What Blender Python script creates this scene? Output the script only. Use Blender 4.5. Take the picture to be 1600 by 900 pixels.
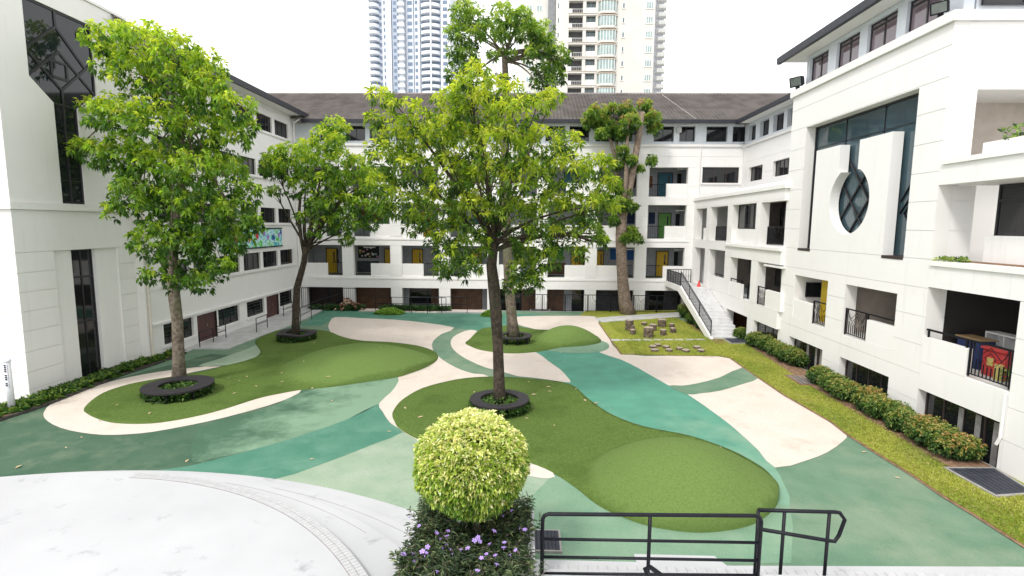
import bpy, bmesh, math, random
import numpy as np
from mathutils import Vector, Matrix
random.seed(7); rng = np.random.default_rng(7)
for o in list(bpy.data.objects): bpy.data.objects.remove(o)
scene = bpy.context.scene
COL = scene.collection

# ------------------------------------------------------------------ camera
CAM_H = 7.0
FPX, CX, CY = 826.75, 800.0, 450.0            # focal length in photograph pixels (1600 x 900)
PITCH, YAW, ROLL = .118121, .027733, .0073
def _cam():
    cp, sp, cw, sw, cr, sr = math.cos(PITCH), math.sin(PITCH), math.cos(YAW), math.sin(YAW), math.cos(ROLL), math.sin(ROLL)
    A = np.array([[1,0,0],[0,0,-1],[0,1,0]], float)
    Ry = np.array([[cw,0,sw],[0,1,0],[-sw,0,cw]]); Rx = np.array([[1,0,0],[0,cp,-sp],[0,sp,cp]])
    Rz = np.array([[cr,-sr,0],[sr,cr,0],[0,0,1]])
    return Rz @ Rx @ Ry @ A
MC = _cam(); RC = MC.T
cam_data = bpy.data.cameras.new('camera'); cam = bpy.data.objects.new('camera', cam_data); COL.objects.link(cam)
cam_data.sensor_width = 36.0; cam_data.lens = FPX / 1600 * 36.0
cam_data.clip_start = 0.1; cam_data.clip_end = 3000
B = np.column_stack([RC[:,0], -RC[:,1], -RC[:,2]])
cam.matrix_world = Matrix([list(B[0])+[0], list(B[1])+[0], list(B[2])+[CAM_H], [0,0,0,1]])
scene.camera = cam

# ------------------------------------------------------------------ light
SUN = Vector((-0.40, -0.52, 0.75)).normalized()
world = bpy.data.worlds.new('World'); scene.world = world; world.use_nodes = True
wn = world.node_tree.nodes; wl = world.node_tree.links
bg = wn['Background']
sky = wn.new('ShaderNodeTexSky'); sky.sky_type = 'NISHITA'; sky.sun_disc = False
sky.sun_elevation = math.asin(SUN.z); sky.sun_rotation = math.atan2(SUN.x, SUN.y)
sky.air_density = 1.0; sky.dust_density = 1.0; sky.ozone_density = 1.0
hsv = wn.new('ShaderNodeHueSaturation'); hsv.inputs['Saturation'].default_value = 0.12
deck = wn.new('ShaderNodeMix'); deck.data_type = 'RGBA'; deck.inputs[0].default_value = .85      # even white overcast over the clear sky
deck.inputs[7].default_value = (4.05, 4.05, 4.1, 1)
wl.new(sky.outputs[0], hsv.inputs['Color']); wl.new(hsv.outputs[0], deck.inputs[6]); wl.new(deck.outputs[2], bg.inputs['Color'])
bg.inputs['Strength'].default_value = 0.15
sun_d = bpy.data.lights.new('sun', 'SUN'); sun = bpy.data.objects.new('sun', sun_d); COL.objects.link(sun)
sun_d.energy = 0.8; sun_d.angle = math.radians(10); sun_d.color = (1.0, 0.96, 0.9)
sun.location = (0, 0, 60); sun.rotation_euler = SUN.to_track_quat('Z', 'Y').to_euler()
scene.view_settings.view_transform = 'Standard'; scene.view_settings.look = 'None'
scene.view_settings.gamma = 1.0; scene.view_settings.exposure = 1.47
scene.view_settings.use_curve_mapping = False

# ------------------------------------------------------------------ pixel -> place
ORIG = np.array([0, 0, CAM_H])
def ray(x, y): return RC @ np.array([x-CX, y-CY, FPX])
def G(x, y, z=0.0):
    r = ray(x, y); return ORIG + r*(z-CAM_H)/r[2]
def PX(x, y, X):
    r = ray(x, y); return ORIG + r*X/r[0]
def PY(x, y, Y):
    r = ray(x, y); return ORIG + r*Y/r[1]

# ------------------------------------------------------------------ materials
def rgb(h):
    h = h.lstrip('#'); c = [int(h[i:i+2], 16)/255 for i in (0, 2, 4)]
    return tuple((v/12.92 if v <= .04045 else ((v+.055)/1.055)**2.4) for v in c)
MATS = {}
def mat(name, c1, c2=None, scale=3.0, rough=0.7, bump=0.0, bscale=60.0, detail=4.0, metal=0.0, spec=0.5, c3=None, big=None):
    """noise-mottled principled material; c1/c2 linear colours; 'big' = (colour, scale, amount) for broad stains"""
    if name in MATS: return MATS[name]
    m = bpy.data.materials.new(name); m.use_nodes = True; MATS[name] = m
    n, l = m.node_tree.nodes, m.node_tree.links
    p = n['Principled BSDF']; p.inputs['Roughness'].default_value = rough; p.inputs['Metallic'].default_value = metal
    p.inputs['Specular IOR Level'].default_value = spec
    tc = n.new('ShaderNodeTexCoord')
    if c2 is None: c2 = tuple(min(1, v*1.12) for v in c1)
    nz = n.new('ShaderNodeTexNoise'); nz.inputs['Scale'].default_value = scale; nz.inputs['Detail'].default_value = detail
    geo = n.new('ShaderNodeNewGeometry')
    l.new(geo.outputs['Position'], nz.inputs['Vector'])
    cr = n.new('ShaderNodeValToRGB'); cr.color_ramp.elements[0].position = .36; cr.color_ramp.elements[1].position = .64
    cr.color_ramp.elements[0].color = (*c1, 1); cr.color_ramp.elements[1].color = (*c2, 1)
    l.new(nz.outputs['Fac'], cr.inputs['Fac']); out = cr.outputs['Color']
    if big:
        nb = n.new('ShaderNodeTexNoise'); nb.inputs['Scale'].default_value = big[1]; nb.inputs['Detail'].default_value = 7; nb.inputs['Roughness'].default_value = .68
        l.new(geo.outputs['Position'], nb.inputs['Vector'])
        rb = n.new('ShaderNodeValToRGB'); rb.color_ramp.elements[0].position = big[3] if len(big) > 3 else .5; rb.color_ramp.elements[1].position = (big[3] if len(big) > 3 else .5)+.16
        rb.color_ramp.elements[0].color = (0,0,0,1); rb.color_ramp.elements[1].color = (big[2],)*3+(1,)
        l.new(nb.outputs['Fac'], rb.inputs['Fac'])
        mx = n.new('ShaderNodeMix'); mx.data_type = 'RGBA'
        l.new(rb.outputs['Color'], mx.inputs[0]); l.new(out, mx.inputs[6]); mx.inputs[7].default_value = (*big[0], 1)
        out = mx.outputs[2]
    l.new(out, p.inputs['Base Color'])
    if bump:
        nn = n.new('ShaderNodeTexNoise'); nn.inputs['Scale'].default_value = bscale; nn.inputs['Detail'].default_value = 3
        l.new(geo.outputs['Position'], nn.inputs['Vector'])
        bp = n.new('ShaderNodeBump'); bp.inputs['Strength'].default_value = bump; bp.inputs['Distance'].default_value = .02
        l.new(nn.outputs['Fac'], bp.inputs['Height']); l.new(bp.outputs[0], p.inputs['Normal'])
    return m
def leafmat(name, trans=0.5, rough=0.45):
    """leaf material: colour comes from the 'tint' attribute stored on every leaf"""
    m = bpy.data.materials.new(name); m.use_nodes = True; MATS[name] = m
    n, l = m.node_tree.nodes, m.node_tree.links
    p = n['Principled BSDF']; p.inputs['Roughness'].default_value = rough; p.inputs['Specular IOR Level'].default_value = .5
    a = n.new('ShaderNodeAttribute'); a.attribute_name = 'tint'
    l.new(a.outputs['Color'], p.inputs['Base Color'])
    t = n.new('ShaderNodeBsdfTranslucent')
    br = n.new('ShaderNodeMix'); br.data_type = 'RGBA'; br.blend_type = 'MULTIPLY'; br.inputs[0].default_value = 1
    l.new(a.outputs['Color'], br.inputs[6]); br.inputs[7].default_value = (1.5, 1.5, .6, 1)
    l.new(br.outputs[2], t.inputs['Color'])
    mx = n.new('ShaderNodeMixShader'); mx.inputs[0].default_value = trans
    l.new(p.outputs[0], mx.inputs[1]); l.new(t.outputs[0], mx.inputs[2]); l.new(mx.outputs[0], n['Material Output'].inputs[0])
    return m
def glassmat(name, c, rough=.04, spec=.6):
    m = mat(name, c, tuple(v*1.3 for v in c), scale=.8, rough=rough, spec=spec); return m

WALL = mat('white_paint', (.80,.788,.775), (.825,.812,.80), scale=.7, rough=.75, bump=.04, bscale=40, big=((.68,.66,.63), .35, .3, .56))
def streaks(m, col=(.58,.565,.545), amt=.38):
    n, l = m.node_tree.nodes, m.node_tree.links; p = n['Principled BSDF']; src = p.inputs['Base Color'].links[0].from_socket
    geo = n.new('ShaderNodeNewGeometry'); mp = n.new('ShaderNodeMapping'); mp.inputs['Scale'].default_value = (2.6, 2.6, .16); l.new(geo.outputs['Position'], mp.inputs['Vector'])
    nz = n.new('ShaderNodeTexNoise'); nz.inputs['Scale'].default_value = 1.6; nz.inputs['Detail'].default_value = 6; nz.inputs['Roughness'].default_value = .7; l.new(mp.outputs[0], nz.inputs['Vector'])
    r = n.new('ShaderNodeValToRGB'); r.color_ramp.elements[0].position = .56; r.color_ramp.elements[1].position = .78; r.color_ramp.elements[0].color = (0,0,0,1); r.color_ramp.elements[1].color = (amt,amt,amt,1)
    l.new(nz.outputs['Fac'], r.inputs['Fac']); mx = n.new('ShaderNodeMix'); mx.data_type = 'RGBA'; l.new(r.outputs[0], mx.inputs[0]); l.new(src, mx.inputs[6]); mx.inputs[7].default_value = (*col, 1); l.new(mx.outputs[2], p.inputs['Base Color'])
streaks(WALL)
WALLC = mat('white_paint_core', (.76,.745,.72), (.79,.775,.75), scale=.7, rough=.8)
BLUEW = mat('pale_blue_paint', (.66,.70,.76), (.70,.74,.79), rough=.7)
SOFFIT = mat('soffit_white', (.78,.77,.75), (.82,.80,.78), rough=.8)
GLASS = glassmat('dark_glass', (.010,.011,.013))
GLASS2 = glassmat('teal_glass', (.045,.075,.09), spec=.9)
GLASS3 = glassmat('grey_glass', (.012,.016,.019), spec=.45)
GLASSB = glassmat('plum_glass', (.16,.12,.14), spec=.8)
FRAME = mat('dark_frame', (.012,.012,.016), (.02,.02,.024), rough=.4)
FRAMEB = mat('brown_frame', (.03,.022,.02), (.045,.03,.028), rough=.5)
BLACK = mat('black_metal', (.004,.0045,.008), (.008,.009,.014), rough=.45, scale=9, spec=.25, bump=.05, bscale=30)
GUTTER = mat('dark_gutter', (.012,.014,.022), (.022,.024,.034), rough=.5)
CORR = mat('corridor_grey', (.30,.31,.34), (.36,.37,.40), rough=.8)
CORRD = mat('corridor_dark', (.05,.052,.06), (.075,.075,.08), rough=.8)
BEIGE = mat('corridor_beige', (.42,.37,.32), (.48,.42,.37), rough=.85)
CEIL = mat('corridor_ceiling', (.42,.43,.45), (.46,.47,.49), rough=.9)
FLOORC = mat('corridor_floor', (.10,.13,.10), (.14,.17,.13), rough=.7)
WOODP = mat('brown_panelling', (.085,.04,.02), (.14,.07,.035), scale=2.0, rough=.6)
YDOOR = mat('yellow_door', (.62,.38,.015), (.68,.43,.02), rough=.6)
GDOOR = mat('green_door', (.10,.28,.05), (.13,.33,.07), rough=.6)
BDOOR = mat('blue_door', (.02,.12,.18), (.03,.15,.21), rough=.6)
MDOOR = mat('maroon_door', (.075,.030,.030), (.095,.042,.040), rough=.55, scale=1.2)
BOARDB = mat('blue_board', (.015,.09,.30), (.02,.11,.34), rough=.8)
BOARDG = mat('green_board', (.012,.17,.05), (.02,.21,.065), rough=.8)
BOARDK = mat('black_board', (.012,.012,.014), (.025,.022,.022), rough=.8)
def tilemat():
    m = mat('roof_tile', (.19,.17,.16), (.27,.245,.235), scale=.9, rough=.9, detail=8, big=((.32,.295,.28), 1.3, .2, .5))
    n, l = m.node_tree.nodes, m.node_tree.links
    geo = n.new('ShaderNodeNewGeometry'); w = n.new('ShaderNodeTexWave'); w.inputs['Scale'].default_value = 1.05
    w.bands_direction = 'X'; l.new(geo.outputs['Position'], w.inputs['Vector'])
    b = n.new('ShaderNodeBump'); b.inputs['Strength'].default_value = .8; b.inputs['Distance'].default_value = .06
    l.new(w.outputs['Fac'], b.inputs['Height']); l.new(b.outputs[0], n['Principled BSDF'].inputs['Normal'])
    return m
TILE = tilemat()
CONC = mat('pale_concrete', (.42,.42,.41), (.52,.52,.51), scale=1.5, rough=.85, bump=.1, big=((.34,.31,.27), .8, .4, .55))
STEPW = mat('white_terrace', (.456,0.460,0.473), (.499,0.503,0.516), scale=.5, rough=.6, bump=.03, big=((.23,.235,.25), 1.5, .8, .60))
STEPT = mat('white_nosing_tile', (.450,0.450,0.459), (.513,0.513,0.522), scale=8, rough=.5)
GROUT = mat('dark_grout', (.22,.20,.20), (.30,.27,.26), rough=.9)
PINKT = mat('pink_tile', (.50,.41,.40), (.56,.48,.46), scale=6, rough=.6)
def rub(name, c1, c2, big=None):
    """rubber granule surface: mottled colour plus a fine two-tone granule speckle"""
    m = mat(name, c1, c2, scale=1.1, rough=.9, bump=.35, bscale=120, detail=8, big=big)
    n, l = m.node_tree.nodes, m.node_tree.links; p = n['Principled BSDF']; src = p.inputs['Base Color'].links[0].from_socket
    geo = n.new('ShaderNodeNewGeometry'); nz = n.new('ShaderNodeTexNoise'); nz.inputs['Scale'].default_value = 26; nz.inputs['Detail'].default_value = 6; nz.inputs['Roughness'].default_value = .75
    l.new(geo.outputs['Position'], nz.inputs['Vector']); mr = n.new('ShaderNodeMapRange'); mr.inputs['From Min'].default_value = .3; mr.inputs['From Max'].default_value = .7; mr.inputs['To Min'].default_value = .80; mr.inputs['To Max'].default_value = 1.18
    l.new(nz.outputs['Fac'], mr.inputs['Value']); mx = n.new('ShaderNodeMix'); mx.data_type = 'RGBA'; mx.blend_type = 'MULTIPLY'; mx.inputs[0].default_value = 1
    l.new(src, mx.inputs[6]); l.new(mr.outputs[0], mx.inputs[7]); l.new(mx.outputs[2], p.inputs['Base Color'])
    return m
R_MID = rub('rubber_green', (.105,0.202,0.126), (.139,0.237,0.156), ((.216,0.279,0.188), .38, .7, .47))
R_TEAL = rub('rubber_teal', (.055,.195,.13), (.08,.225,.155), ((.14,.29,.21), .5, .7, .5))
R_DARK = rub('rubber_dark_green', (.040,0.103,0.059), (.062,0.125,0.073), ((.125,0.179,0.114), .75, .75, .5))
R_MINT = rub('rubber_mint', (.164,.287,.189), (.205,.320,.217), ((.098,.238,.156), .7, .6, .52))
R_PALE = rub('rubber_pale_green', (.271,.361,.254), (.328,.402,.303), ((.189,.295,.205), .7, .65, .5))
def fade(name, c_from, c_to, axis, a, b):
    """sun-bleached rubber: one colour wears into another along the court, with a ragged noise edge"""
    m = rub(name, c_from, tuple(v*1.18 for v in c_from)); n, l = m.node_tree.nodes, m.node_tree.links; p = n['Principled BSDF']; src = p.inputs['Base Color'].links[0].from_socket
    geo = n.new('ShaderNodeNewGeometry'); sp = n.new('ShaderNodeSeparateXYZ'); l.new(geo.outputs['Position'], sp.inputs[0])
    mr = n.new('ShaderNodeMapRange'); mr.inputs['From Min'].default_value = a; mr.inputs['From Max'].default_value = b; mr.clamp = False; l.new(sp.outputs[axis], mr.inputs['Value'])
    nz = n.new('ShaderNodeTexNoise'); nz.inputs['Scale'].default_value = .8; nz.inputs['Detail'].default_value = 8; nz.inputs['Roughness'].default_value = .65; l.new(geo.outputs['Position'], nz.inputs['Vector'])
    ad = n.new('ShaderNodeMath'); ad.operation = 'MULTIPLY_ADD'; ad.inputs[1].default_value = 3.2; l.new(nz.outputs['Fac'], ad.inputs[0]); l.new(mr.outputs[0], ad.inputs[2])
    sb = n.new('ShaderNodeMath'); sb.operation = 'SUBTRACT'; sb.inputs[1].default_value = 1.6; sb.use_clamp = True; l.new(ad.outputs[0], sb.inputs[0])
    mx = n.new('ShaderNodeMix'); mx.data_type = 'RGBA'; l.new(sb.outputs[0], mx.inputs[0]); l.new(src, mx.inputs[6]); mx.inputs[7].default_value = (*c_to, 1); l.new(mx.outputs[2], p.inputs['Base Color'])
    return m
R_FADEL = fade('rubber_bleached_left', (.047,.115,.066), (.19,.31,.205), 'X', -10.2, -7.0)
R_FADET = fade('rubber_bleached_teal', (.075,.25,.175), (.185,.335,.235), 'Y', 19.5, 13.6)
R_CREAM = rub('rubber_cream', (.637,.557,.484), (.671,.595,.527), ((.493,.383,.306), .75, .6, .56))
TURF = mat('artificial_turf', (.085,.14,.028), (.13,.20,.048), scale=15, rough=1.0, bump=1.0, bscale=95, detail=6, spec=.15, big=((.068,.115,.022), .4, .7, .5))
def mound_turf(m):
    """paler turf colour over the play mounds, fading out at the rim ('wear' is stored on the mesh)"""
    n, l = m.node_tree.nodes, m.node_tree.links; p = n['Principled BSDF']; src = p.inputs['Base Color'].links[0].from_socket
    a = n.new('ShaderNodeAttribute'); a.attribute_name = 'mound_tone'; nz = n.new('ShaderNodeTexNoise'); nz.inputs['Scale'].default_value = 18; nz.inputs['Detail'].default_value = 5
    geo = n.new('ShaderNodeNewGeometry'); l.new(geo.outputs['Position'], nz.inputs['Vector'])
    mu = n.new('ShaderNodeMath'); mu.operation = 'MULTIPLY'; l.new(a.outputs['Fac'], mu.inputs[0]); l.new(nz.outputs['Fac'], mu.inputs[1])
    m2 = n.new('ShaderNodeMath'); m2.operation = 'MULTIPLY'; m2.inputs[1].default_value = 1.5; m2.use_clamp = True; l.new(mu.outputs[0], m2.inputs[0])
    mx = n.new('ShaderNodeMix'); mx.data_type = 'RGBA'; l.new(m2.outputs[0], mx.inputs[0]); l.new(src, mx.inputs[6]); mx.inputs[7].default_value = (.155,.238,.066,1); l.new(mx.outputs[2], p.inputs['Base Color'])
mound_turf(TURF)
LAWN = mat('lawn', (.19,.22,.03), (.33,.35,.06), scale=5, rough=1.0, bump=.6, bscale=90, detail=8, spec=.1, big=((.34,.28,.13), .6, .7, .56))
SOIL = mat('soil', (.17,.095,.055), (.29,.18,.11), scale=6, rough=1.0, bump=.8, bscale=40)
EARTH = mat('far_ground', (.16,.17,.13), (.22,.22,.18), scale=.05, rough=1.0)
BARK = mat('bark', (.085,.062,.045), (.20,.165,.13), scale=7, rough=.95, bump=1.0, bscale=22, big=((.12,.14,.07), 1.2, .6, .5))
BARKD = mat('dark_bark', (.028,.02,.014), (.075,.055,.04), scale=7, rough=.95, bump=1.0, bscale=22, big=((.05,.055,.03), 1.2, .6, .5))
BARKP = mat('pale_bark', (.16,.115,.085), (.30,.235,.185), scale=6, rough=.95, bump=1.0, bscale=20, big=((.10,.075,.055), 1.5, .7, .5))
CUTW = mat('cut_wood', (.30,.24,.18), (.44,.37,.30), scale=9, rough=.9)
BENCH = mat('bench_slats', (.013,.011,.014), (.03,.026,.03), scale=14, rough=.65)
DRAIN = mat('dark_grate', (.022,.026,.04), (.04,.045,.06), scale=6, rough=.7, bump=.4, bscale=80)
LEAF = leafmat('leaf'); LEAFS = leafmat('leaf_small', .25, .5)
DRYL = mat('dry_leaf', (.50,.36,.20), (.62,.50,.33), scale=20, rough=.9)
PURP = mat('purple_petal', (.42,.26,.72), (.52,.38,.80), scale=30, rough=.8)

# ------------------------------------------------------------------ mesh helpers
ORG = {}                                   # world origin of every empty / part parent
class MB:
    def __init__(s): s.v = []; s.f = []
    def add(s, vs, fs):
        b = len(s.v); s.v += [tuple(map(float, v)) for v in vs]; s.f += [tuple(b+i for i in f) for f in fs]; return s
    def box(s, x0, x1, y0, y1, z0, z1):
        x0, x1 = min(x0,x1), max(x0,x1); y0, y1 = min(y0,y1), max(y0,y1); z0, z1 = min(z0,z1), max(z0,z1)
        return s.add([(x0,y0,z0),(x1,y0,z0),(x1,y1,z0),(x0,y1,z0),(x0,y0,z1),(x1,y0,z1),(x1,y1,z1),(x0,y1,z1)],
                     [(0,3,2,1),(4,5,6,7),(0,1,5,4),(1,2,6,5),(2,3,7,6),(3,0,4,7)])
    def prism(s, pts, z0, z1):
        n = len(pts)
        a = sum(pts[i][0]*pts[(i+1)%n][1]-pts[(i+1)%n][0]*pts[i][1] for i in range(n))
        if a < 0: pts = pts[::-1]
        vs = [(p[0],p[1],z0) for p in pts]+[(p[0],p[1],z1) for p in pts]
        return s.add(vs, [tuple(range(n-1,-1,-1)), tuple(range(n,2*n))]+[(i,(i+1)%n,n+(i+1)%n,n+i) for i in range(n)])
    def tube(s, path, r, seg=8, cap=True):
        path = [Vector(p) for p in path]; rs = r if hasattr(r, '__len__') else [r]*len(path)
        b = len(s.v); up = None; n = len(path)
        for i, p in enumerate(path):
            d = (path[min(i+1,n-1)]-path[max(i-1,0)]).normalized()
            if up is None:
                up = Vector((0,0,1)) if abs(d.z) < .9 else Vector((1,0,0))
            a = d.cross(up)
            if a.length < 1e-4: a = d.cross(Vector((0,1,0)))
            a.normalize(); c = a.cross(d).normalized(); up = c
            for k in range(seg):
                t = 2*math.pi*k/seg; s.v.append(tuple(p+(a*math.cos(t)+c*math.sin(t))*rs[i]))
        for i in range(n-1):
            for k in range(seg):
                k2 = (k+1)%seg; s.f.append((b+i*seg+k, b+i*seg+k2, b+(i+1)*seg+k2, b+(i+1)*seg+k))
        if cap:
            s.f.append(tuple(b+k for k in range(seg-1,-1,-1))); s.f.append(tuple(b+(n-1)*seg+k for k in range(seg)))
        return s
    def lathe(s, c, prof, seg=20):
        b = len(s.v); n = len(prof)
        for r, z in prof:
            for k in range(seg):
                t = 2*math.pi*k/seg; s.v.append((c[0]+r*math.cos(t), c[1]+r*math.sin(t), c[2]+z))
        for i in range(n-1):
            for k in range(seg):
                k2 = (k+1)%seg; s.f.append((b+i*seg+k, b+i*seg+k2, b+(i+1)*seg+k2, b+(i+1)*seg+k))
        return s
    def mesh(s, name, off=(0,0,0)):
        me = bpy.data.meshes.new(name)
        me.from_pydata([(v[0]-off[0], v[1]-off[1], v[2]-off[2]) for v in s.v], [], s.f); me.update(); return me
def link(name, me, m, parent=None, loc=(0,0,0)):
    o = bpy.data.objects.new(name, me); COL.objects.link(o)
    if m is not None and me is not None and not me.materials: me.materials.append(m)
    if parent is not None: o.parent = parent
    o.location = loc; return o
def part(name, mb, m, parent, smooth=False):
    off = ORG[parent]; me = mb.mesh(name, off)
    if smooth: me.shade_smooth() if hasattr(me, 'shade_smooth') else [setattr(p, 'use_smooth', True) for p in me.polygons]
    o = link(name, me, m, parent); ORG[o] = off; return o
def inst(name, me, m, parent, wloc, rotz=0.0, scale=None):
    off = ORG[parent]; o = link(name, me, m, parent, (wloc[0]-off[0], wloc[1]-off[1], wloc[2]-off[2]))
    o.rotation_euler = (0,0,rotz)
    if scale is not None: o.scale = scale if hasattr(scale, '__len__') else (scale,)*3
    ORG[o] = tuple(wloc); return o
def tag(o, label, cat, group=None, kind=None):
    if label: o['label'] = label
    if cat: o['category'] = cat
    if group: o['group'] = group
    if kind: o['kind'] = kind
    return o
def thing(name, label, cat, loc=(0,0,0), group=None):
    o = bpy.data.objects.new(name, None); COL.objects.link(o); o.location = loc; o.empty_display_size = .2
    ORG[o] = tuple(float(v) for v in loc); return tag(o, label, cat, group)
def solo(name, mb, m, label, cat, group=None, smooth=False):
    c = np.array(mb.v); loc = ((c[:,0].min()+c[:,0].max())/2, (c[:,1].min()+c[:,1].max())/2, c[:,2].min())
    me = mb.mesh(name, loc)
    if smooth: me.shade_smooth()
    o = link(name, me, m, None, loc); ORG[o] = loc; return tag(o, label, cat, group)
def struct(name, mb, m):
    o = link(name, mb.mesh(name), m); o['kind'] = 'structure'; ORG[o] = (0,0,0); return o
def rects(u0, u1, z0, z1, ops):
    """rectangle minus openings -> list of rectangles"""
    zs = sorted({z0, z1, *[min(max(o[k], z0), z1) for o in ops for k in (2,3)]}); out = []
    for a, b in zip(zs, zs[1:]):
        if b-a < 1e-4: continue
        m = (a+b)/2; cuts = sorted((max(o[0],u0), min(o[1],u1)) for o in ops if o[2] < m < o[3] and o[1] > u0 and o[0] < u1)
        u = u0
        for c0, c1 in cuts:
            if c0-u > 1e-4: out.append((u, c0, a, b))
            u = max(u, c1)
        if u1-u > 1e-4: out.append((u, u1, a, b))
    return out
def components(R):
    R = list(R); out = []
    while R:
        g = [R.pop()]; k = 0
        while k < len(g):
            a = g[k]; k += 1
            for b in R[:]:
                if a[0] < b[1]+1e-3 and b[0] < a[1]+1e-3 and a[2] < b[3]+1e-3 and b[2] < a[3]+1e-3: g.append(b); R.remove(b)
        out.append(g)
    return out
class Fac:
    """a facade plane: axis 'X' (plane X = c, u = Y) or 'Y' (plane Y = c, u = X); inward = +1/-1 along the axis"""
    def __init__(s, axis, c, inward): s.axis, s.c, s.i = axis, c, inward
    def box(s, mb, u0, u1, z0, z1, d0, d1):
        a, b = s.c+s.i*d0, s.c+s.i*d1
        return mb.box(a, b, u0, u1, z0, z1) if s.axis == 'X' else mb.box(u0, u1, a, b, z0, z1)
    def pt(s, u, z, d=0):
        a = s.c+s.i*d; return (a, u, z) if s.axis == 'X' else (u, a, z)
    def px(s, x, y, d=0):
        p = PX(x, y, s.c+s.i*d) if s.axis == 'X' else PY(x, y, s.c+s.i*d)
        return (p[1] if s.axis == 'X' else p[0]), p[2]
    def wall(s, parent, u0, u1, zl, ops, thick=.35, m=None, mc=None, gap=.022, proud=.025, name='wall_panel'):
        m = m or WALL; mc = mc or WALLC
        for grp in components(rects(u0, u1, zl[0], zl[-1], ops)):
            core = MB()
            for r in grp: s.box(core, *r, proud, thick)
            part('wall_core', core, mc, parent)
        for a, b in zip(zl, zl[1:]):
            for grp in components(rects(u0, u1, a+gap/2, b-gap/2, ops)):
                mb = MB()
                for r in grp: s.box(mb, *r, 0, proud)
                part(name, mb, m, parent)
    def window(s, parent, u0, u1, z0, z1, d=.2, nu=1, nz=1, fw=.05, fm=None, gm=None, sill=False, sm=None, name='window', zb=None):
        fm = fm or FRAME; gm = gm or GLASS; mb = MB()
        us = [u0+(u1-u0)*k/nu for k in range(nu+1)]; zs = zb or [z0+(z1-z0)*k/nz for k in range(nz+1)]
        for k, z in enumerate(zs):
            a = z if k == 0 else z-fw/2; b = z if k == len(zs)-1 else z+fw/2
            if k == 0: b = z+fw
            if k == len(zs)-1: a = z-fw
            s.box(mb, u0, u1, a, b, d-.03, d+.04)
        for k, u in enumerate(us):
            a, b = u-fw/2, u+fw/2
            if k == 0: a, b = u, u+fw
            if k == len(us)-1: a, b = u-fw, u
            for za, zb_ in zip(zs, zs[1:]): s.box(mb, a, b, za+fw*.5, zb_-fw*.5, d-.028, d+.038)
        w = part(name, mb, fm, parent)
        for a, b in zip(us, us[1:]):
            for c, e in zip(zs, zs[1:]):
                g = MB(); s.box(g, a+fw*.3, b-fw*.3, c+fw*.3, e-fw*.3, d, d+.012); part('pane', g, gm, w)
        if sill:
            q = MB(); s.box(q, u0-.12, u1+.12, z0-.13, z0-.01, -.09, d); part('sill', q, sm or WALL, w)
        return w
def railing_mb(f, u0, u1, z0, z1, d, step=.13, r=.012, orn=False, posts=True):
    mb = MB(); w = .02
    f.box(mb, u0, u1, z1-.05, z1, d-.03, d+.03); f.box(mb, u0, u1, z0+.07, z0+.10, d-.015, d+.015)
    if posts:
        f.box(mb, u0, u0+.05, z0, z1-.05, d-.025, d+.025); f.box(mb, u1-.05, u1, z0, z1-.05, d-.025, d+.025)
    n = max(2, int((u1-u0)/step))
    uc = (u0+u1)/2; zc = z0+(z1-z0)*.62; h = min(.30, (u1-u0)*.22)
    for k in range(1, n):
        u = u0+(u1-u0)*k/n; top = z1-.05
        if orn and abs(u-uc) < 2*h: top = zc-h+abs(u-uc)*.4
        f.box(mb, u-r, u+r, z0+.10, top, d-r, d+r)
    if orn:
        for k in (1.0, .5):
            q = [(uc-h*k*1.3, zc), (uc, zc+h*k*1.1), (uc+h*k*1.3, zc), (uc, zc-h*k*1.1), (uc-h*k*1.3, zc)]
            mb.tube([f.pt(a, b, d) for a, b in q], .013, 5)
        for sg in (-1, 1):
            mb.tube([f.pt(uc+sg*h*1.3, zc, d), f.pt(uc+sg*h*1.9, zc+h*.9, d), f.pt(uc+sg*h*1.9, z1-.05, d)], .013, 5)
    return mb
def smooth_poly(pts, it=2):
    """closed Chaikin-free Catmull-Rom resample of pixel outline -> list"""
    n = len(pts); out = []
    for i in range(n):
        p0, p1, p2, p3 = (np.array(pts[(i+k) % n], float) for k in (-1, 0, 1, 2))
        for t in (np.arange(it)/it):
            out.append(.5*((2*p1)+(-p0+p2)*t+(2*p0-5*p1+4*p2-p3)*t*t+(-p0+3*p1-3*p2+p3)*t**3))
    return out
def gpoly(px, it=3, z=0.0):
    g = [G(x, y, z)[:2] for x, y in px]
    return [tuple(p) for p in smooth_poly(g, it)] if it > 1 else [tuple(p) for p in g]
def sheet(name, pts, z, m, thick=0.0):
    bm = bmesh.new(); vs = [bm.verts.new((p[0], p[1], z)) for p in pts]; f = bm.faces.new(vs)
    f.normal_update()
    if f.normal.z < 0: f.normal_flip()
    bmesh.ops.triangulate(bm, faces=[f])
    me = bpy.data.meshes.new(name); bm.to_mesh(me); bm.free()
    o = link(name, me, m); o['kind'] = 'structure'; ORG[o] = (0,0,0); return o

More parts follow.
